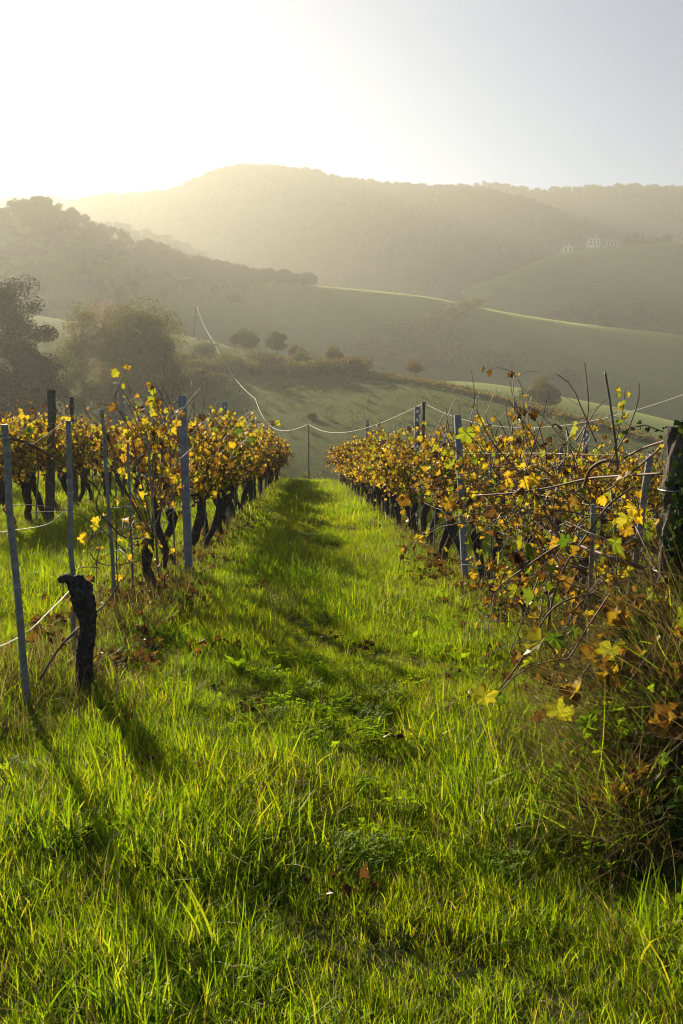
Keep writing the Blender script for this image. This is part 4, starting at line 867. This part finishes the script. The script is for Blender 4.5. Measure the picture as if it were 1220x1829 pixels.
tree_px(935, 690, 46, 214, 'low pale bush at the left foot of the lone round olive tree', M_T_GREEN, 25, name='bush', trunk=.0, clumps=16, per=110, leaf=.33)
tree_px(960, 765, 52, 60, 'pale green bush seen just above the rusty second row right', M_T_GREEN, 26, name='bush', trunk=.0, clumps=18, per=110, leaf=.16)
def bush_data(seed, mat, wd=2.6, h=1.0, n=16, per=170, leaf=.17):
    rng = np.random.default_rng(seed); cr = MB(); tk = MB()
    for k in range(n):
        c = np.array([rng.normal(0, wd * .22), rng.normal(0, wd * .22), h * (.25 + .5 * rng.random())]); crown_quads(cr, c, np.array([1, 1, .8]) * h * .26, per, leaf, rng)
        tube(tk, [(0, 0, -.2), c * .5, c], [.06, .04, .02], 3, cap=False)
    return tk.mesh('stems', M_TBARK, True), cr.mesh('foliage', mat)
BD = {'rust': [bush_data(50 + k, M_T_RUST, h=1.6) for k in range(3)], 'olive': [bush_data(60 + k, M_T_OLIVE, h=1.6) for k in range(3)], 'green': [bush_data(70 + k, M_T_GREEN, h=1.6) for k in range(2)]}
rbh = random.Random(3)
def bush(loc, kind, s, label, group, sz=1.0):
    d = BD[kind][rbh.randrange(len(BD[kind]))]; e = empty('bush', loc, (0, 0, rbh.uniform(0, 6.28))); e.scale = (s, s, s * sz); tag(e, label, 'bush', group)
    for nm, m in (('stems', d[0]), ('foliage', d[1])): link(bpy.data.objects.new(nm, m), e)
for k in range(26):                                     # the dark bank under the crest trees
    q = rbh.random(); px = 395 + 255 * q; py = 646 + 14 * q + rbh.uniform(0, 26) * (1 - abs(q - .35)); h_ = hit(px, py, ['vineyard_hillside'])
    if h_: bush(h_, 'rust' if rbh.random() < .3 else 'olive', rbh.uniform(1.3, 2.2), 'brown scrub bush in the dark bank below the small crest trees', 'scrub bushes in the dark bank')
for k in range(9):
    px = 330 + rbh.uniform(-10, 90); py = 668 + rbh.uniform(-10, 25); h_ = hit(px, py, ['vineyard_hillside'])
    if h_: bush(h_, 'olive', rbh.uniform(1.2, 2.0), 'low olive bush on the slope left of the dark bank', 'bushes on the slope left of the bank')
for k, (px, py, s, kd) in enumerate([(725, 600, 5, 'olive'), (748, 618, 4.5, 'olive'), (700, 640, 5, 'green'), (770, 632, 4, 'green'), (795, 590, 4, 'olive'), (812, 572, 4.5, 'olive'), (830, 555, 3.5, 'olive'), (820, 610, 5, 'green'), (850, 548, 3, 'olive'), (760, 585, 4, 'olive'), (680, 660, 5, 'olive'), (790, 655, 5, 'olive'), (835, 640, 5, 'green'), (870, 655, 5, 'olive'), (650, 640, 6, 'olive'), (905, 660, 5, 'olive'), (735, 655, 5, 'olive'), (1010, 690, 5, 'olive'), (800, 640, 5, 'olive'), (775, 605, 4, 'olive')]):
    h_ = hit(px, py, ['pasture_hill'])
    if h_: bush(h_, kd, s, 'hazy shrub in the scrubby hollow of the pasture hill', 'shrubs in the hollow of the pasture hill')
q = hit(558, 748, ['vineyard_hillside'])
for dx in (0,):
    bush((q.x + dx, q.y + rbh.uniform(-1, 1), ground_at(q.x + dx, q.y)), 'green', .7, 'low bush on the slope just above the slim grey pole', None)

# far vine strip and rows on the opposite slope
fp = []
for k in range(3):
    m = MB(); rf = np.random.default_rng(400 + k); crown_quads(m, np.array([0, 0, 1.1]), np.array([.4, .55, .38]), 150, .26, rf); tube(m, [(0, 0, -.2), (0.05, 0, .5), (0, .05, 1.1)], .05, 4, mat=1); fp.append(m)
rf = np.random.default_rng(77); PP = []
edge = [(620, 664), (690, 672), (760, 682), (830, 696), (900, 714), (960, 730), (1050, 754), (1120, 772), (1180, 790)]
for i in range(len(edge) - 1):
    for t in np.linspace(0, 1, 34, endpoint=False):
        for rr_ in range(2):
            px = edge[i][0] + (edge[i + 1][0] - edge[i][0]) * t + rf.normal(0, 1.2); py = edge[i][1] + (edge[i + 1][1] - edge[i][1]) * t + 3.5 + rr_ * 4.0 + rf.normal(0, .5)
            h_ = hit(px, py, ['vineyard_hillside'])
            if h_: PP.append(tuple(h_))
n = len(PP); M_T_AUT = tree_mat('far_vine_leaf', (0.12, 0.09, 0.035), (0.22, 0.165, 0.055), (0.32, 0.25, 0.08), .5)
scatter('distant_vines', fp, np.array(PP), np.stack([np.zeros(n), np.zeros(n), rf.random(n) * 6.28], -1), .42 + .3 * rf.random(n), rf.integers(0, 3, n), [M_T_AUT, M_TBARK], 'rust coloured strip of vines along the brow of the opposite slope', 'vines')
# rough tussocks and young vines on the opposite slope
tp = []; rf = np.random.default_rng(91)
for k in range(4):
    m = MB(); crown_quads(m, np.array([0, 0, .28]), np.array([.45, .35, .2]), 60, .14, rf); tube(m, [(0, 0, -.2), (0, 0, (1.3 if k == 3 else .3))], .03, 4, mat=1); tp.append(m)
n0 = 5200; X = rf.uniform(-75, 75, n0); Y = rf.uniform(100, 214, n0); lane = np.abs(((X * .93 + Y * .36 + 1.2 * np.sin(Y * .06)) / 3.2) % 1 - .5)
kp = (lane < .13) | (rf.random(n0) < .16); X, Y = X[kp], Y[kp]; Z = np.array([ground_at(a, b, ['vineyard_hillside']) for a, b in zip(X, Y)]); kp = Z > -20; X, Y, Z = X[kp], Y[kp], Z[kp]; n = len(X)
scatter('rough_tussocks', tp, np.stack([X, Y, Z], -1), np.stack([np.zeros(n), np.zeros(n), rf.random(n) * 6.28], -1), .6 + .7 * rf.random(n), rf.integers(0, 4, n), [tree_mat('tussock_leaf', (0.06, 0.07, 0.02), (0.10, 0.105, 0.03), (0.17, 0.15, 0.05), .45), M_TBARK], 'rough tussocks and young vine shoots in faint lines on the opposite slope', 'grass')

# far woods
cp = []
for k in range(5):
    m = MB(); rf = np.random.default_rng(500 + k); hh = 1.0
    for c in range(13): crown_quads(m, np.array([rf.normal(0, .17), rf.normal(0, .17), .25 + .55 * rf.random()]), np.array([.11, .11, .10]), 110, .06, rf)
    tube(m, [(0, 0, -.1), (0, 0, .6)], .03, 4, mat=1); cp.append(m)
M_T_FAR = tree_mat('far_wood_leaf', (0.030, 0.034, 0.014), (0.042, 0.045, 0.018), (0.058, 0.058, 0.023), .3)
def wood(name, where, n, hmin, hmax, mat, label, sel):
    P = CREST[where]; X, Y, Z, S = [], [], [], []
    rw = np.random.default_rng(len(name) * 7 + n)
    for k in range(n):
        u = rw.random(); x, yc = np.interp(u, np.linspace(0, 1, len(P)), P[:, 0]), np.interp(u, np.linspace(0, 1, len(P)), P[:, 1]); dy = sel(u, rw, x)
        if dy is None: continue
        y = yc - dy; X.append(x); Y.append(y); Z.append(ground_at(x, y, [where])); S.append(hmin + (hmax - hmin) * rw.random() ** 2.6)
    n = len(X); scatter(name, cp, np.stack([X, Y, Z], -1), np.stack([np.zeros(n), np.zeros(n), rw.random(n) * 6.28], -1), np.array(S), rw.integers(0, 5, n), [mat, M_TBARK], label, 'woods')
def sel_pasture(u, r, x):
    px = 610 + (x / 545 - .0434) * 1500
    if px > 560: return None
    d = abs(r.normal(0, 1)) * (60 if px < 330 else 14 if px < 470 else 5)
    return d if r.random() < (1.0 if px < 500 else .75) else None
wood('hill_wood', 'pasture_hill', 2600, 3.2, 7.5, M_T_DARK, 'dark wood along the left crest of the pasture hill, fading in haze', sel_pasture)
wood('spur_wood', 'wooded_spur', 700, 4, 8, M_T_DARK, 'hazy wood on the spur behind the pasture hill', lambda u, r, x: abs(r.normal(0, 40)))
wood('mountain_wood', 'wooded_mountain', 6500, 4.5, 11, M_T_FAR, 'hazy woods covering the wooded mountain', lambda u, r, x: abs(r.normal(0, 1)) * (14 if r.random() < .3 else 210))
wood('ridge_wood', 'far_ridge', 1500, 4.5, 13, M_T_FAR, 'hazy woods on the far ridge', lambda u, r, x: abs(r.normal(0, 1)) * (12 if r.random() < .5 else 160))
wood('knoll_wood', 'knoll_pasture', 420, 4, 8, M_T_DARK, 'hazy thicket on the side of the house knoll', lambda u, r, x: (abs(r.normal(0, 1)) * 30 + 60 + (x - 110) * .25) if x < 260 else None)

# individual trees on the far ridge and beside the houses
def far_tree(px, top, base, wpx, Y, label, seed, conic=0.0, mat=M_T_DARK, trunk=.05, **k):
    t = at(px, top, Y); b = at(px, base, Y); z = ground_at(b.x, Y); z = min(z, b.z) if z > -1e8 else b.z
    tree((b.x, Y, z), label, mat, seed, t.z - z, wpx / 1500 * Y, trunk=trunk, clumps=k.get('clumps', 18), per=260, leaf=.7, conic=conic, group='single trees on the far ridge' if Y > 900 else 'trees beside the far houses')
far_tree(1058, 328, 348, 18, 1075, 'square topped dark tree clump on the far ridge', 81)
far_tree(1072, 334, 348, 12, 1075, 'lower tree right of the square topped clump on the far ridge', 82)
far_tree(1101, 327, 346, 9, 1075, 'pointed conifer on the far ridge skyline', 83, conic=.85)
far_tree(1122, 331, 346, 22, 1075, 'broad dome shaped tree on the far ridge skyline', 84)
far_tree(1139, 329, 346, 14, 1075, 'dark tree ending the dome shaped clump on the far ridge', 85)
far_tree(1156, 336, 347, 12, 1075, 'small round tree right of the dome shaped clump', 86)
far_tree(1191, 331, 348, 7, 1075, 'lone tall tree with small tufted top on the far ridge, near the right edge', 87, trunk=.7, clumps=6)
far_tree(1210, 338, 348, 8, 1075, 'small tree at the right end of the far ridge', 88)
far_tree(1118, 418, 438, 16, 725, 'tree right of the long far house', 89)
far_tree(1135, 416, 438, 18, 727, 'bigger tree right of the long far house', 90)
far_tree(1147, 411, 438, 7, 727, 'narrow pointed cypress right of the far house', 91, conic=.7)
far_tree(1176, 422, 434, 7, 728, 'small tree left of the round lone tree on the house knoll', 92)
far_tree(1191, 418, 434, 20, 728, 'round lone tree on the house knoll near the right edge', 93)
far_tree(1040, 462, 476, 16, 690, 'hazy round bush on the slope below the small white building', 94)

# houses
M_WALL = solid('pale_render', lambda n: ramp(n, noise(n, .5, 3), [(0.3, (0.46, 0.45, 0.41)), (0.7, (0.56, 0.54, 0.5))]), .9)
M_ROOF = solid('clay_roof', lambda n: ramp(n, noise(n, .6, 4), [(0.3, (0.16, 0.09, 0.06)), (0.7, (0.26, 0.15, 0.10))]), .9)
M_PANE = solid('dark_pane', lambda n: ramp(n, noise(n, .6, 1), [(0.3, (0.03, 0.035, 0.04)), (0.7, (0.05, 0.055, 0.06))]), .2)
M_STONE = solid('stone_wall', lambda n: ramp(n, noise(n, .7, 4), [(0.3, (0.26, 0.23, 0.18)), (0.7, (0.36, 0.32, 0.26))]), .95)
def house(px, py, Y, wpx, hpx, dep, roof_h, label, wins, mat=M_WALL):
    b = at(px, py, Y); W, Hh = wpx / 1500 * Y, hpx / 1500 * Y; e = empty('house', (b.x, Y, b.z)); tag(e, label, 'house', 'far houses on the knoll')
    mb = MB(); box(mb, (-W / 2, 0, -6), (W / 2, dep, Hh)); mb.obj('wall', mat, e)
    r = MB(); o = .5; r.add([(-W / 2 - o, -o, Hh), (W / 2 + o, -o, Hh), (W / 2 + o, dep + o, Hh), (-W / 2 - o, dep + o, Hh), (-W / 2 - o, dep / 2, Hh + roof_h), (W / 2 + o, dep / 2, Hh + roof_h)], [(0, 1, 5, 4), (2, 3, 4, 5)]); r.add([(-W / 2 - o, -o, Hh), (-W / 2 - o, dep / 2, Hh + roof_h), (-W / 2 - o, dep + o, Hh)], [(0, 1, 2)]); r.add([(W / 2 + o, -o, Hh), (W / 2 + o, dep + o, Hh), (W / 2 + o, dep / 2, Hh + roof_h)], [(0, 1, 2)])
    ro = r.obj('roof', M_ROOF, e); c = MB(); box(c, (W * .2, dep / 2 - .4, Hh + roof_h - .6), (W * .2 + .9, dep / 2 + .4, Hh + roof_h + 1.1)); c.obj('chimney', mat, ro)
    for k in range(wins):
        x = -W / 2 + W * (k + .5) / wins
        for zz in ((Hh * .62,) if k == wins // 2 else (Hh * .25, Hh * .66)):
            m = MB(); box(m, (x - .65, -.06, zz - .8), (x + .65, .05, zz + .8)); m.obj('window', M_PANE, e)
        if k == wins // 2: m = MB(); box(m, (x - .7, -.07, -.2), (x + .7, .05, 2.2)); m.obj('door', M_TBARK, e)
house(1062, 439, 722, 19, 12, 8, 3.0, 'white walled far house, tallest of the three on the knoll', 3)
house(1093, 438, 725, 32, 7, 8, 2.4, 'long low stone far house right of the white walled one', 5, M_STONE)
house(1015, 450, 715, 16, 9, 9, 2.2, 'small white far building lower left of the white walled house', 2)

# ------------------------------------------------------------------ air
hb = MB(); box(hb, (-1900, -60, -37), (1700, 1900, 285))
m, n_, out = new_mat('haze'); v = n_.nodes.new('ShaderNodeVolumePrincipled'); v.inputs['Color'].default_value = HAZE_COLOR; v.inputs['Density'].default_value = HAZE_DENSITY; v.inputs['Anisotropy'].default_value = HAZE_ANISO
n_.links.new(v.outputs[0], out.inputs['Volume'])
o = hb.obj('haze', m); tag(o, kind='stuff'); tag(o, 'bright hazy air filling the valley', 'haze')
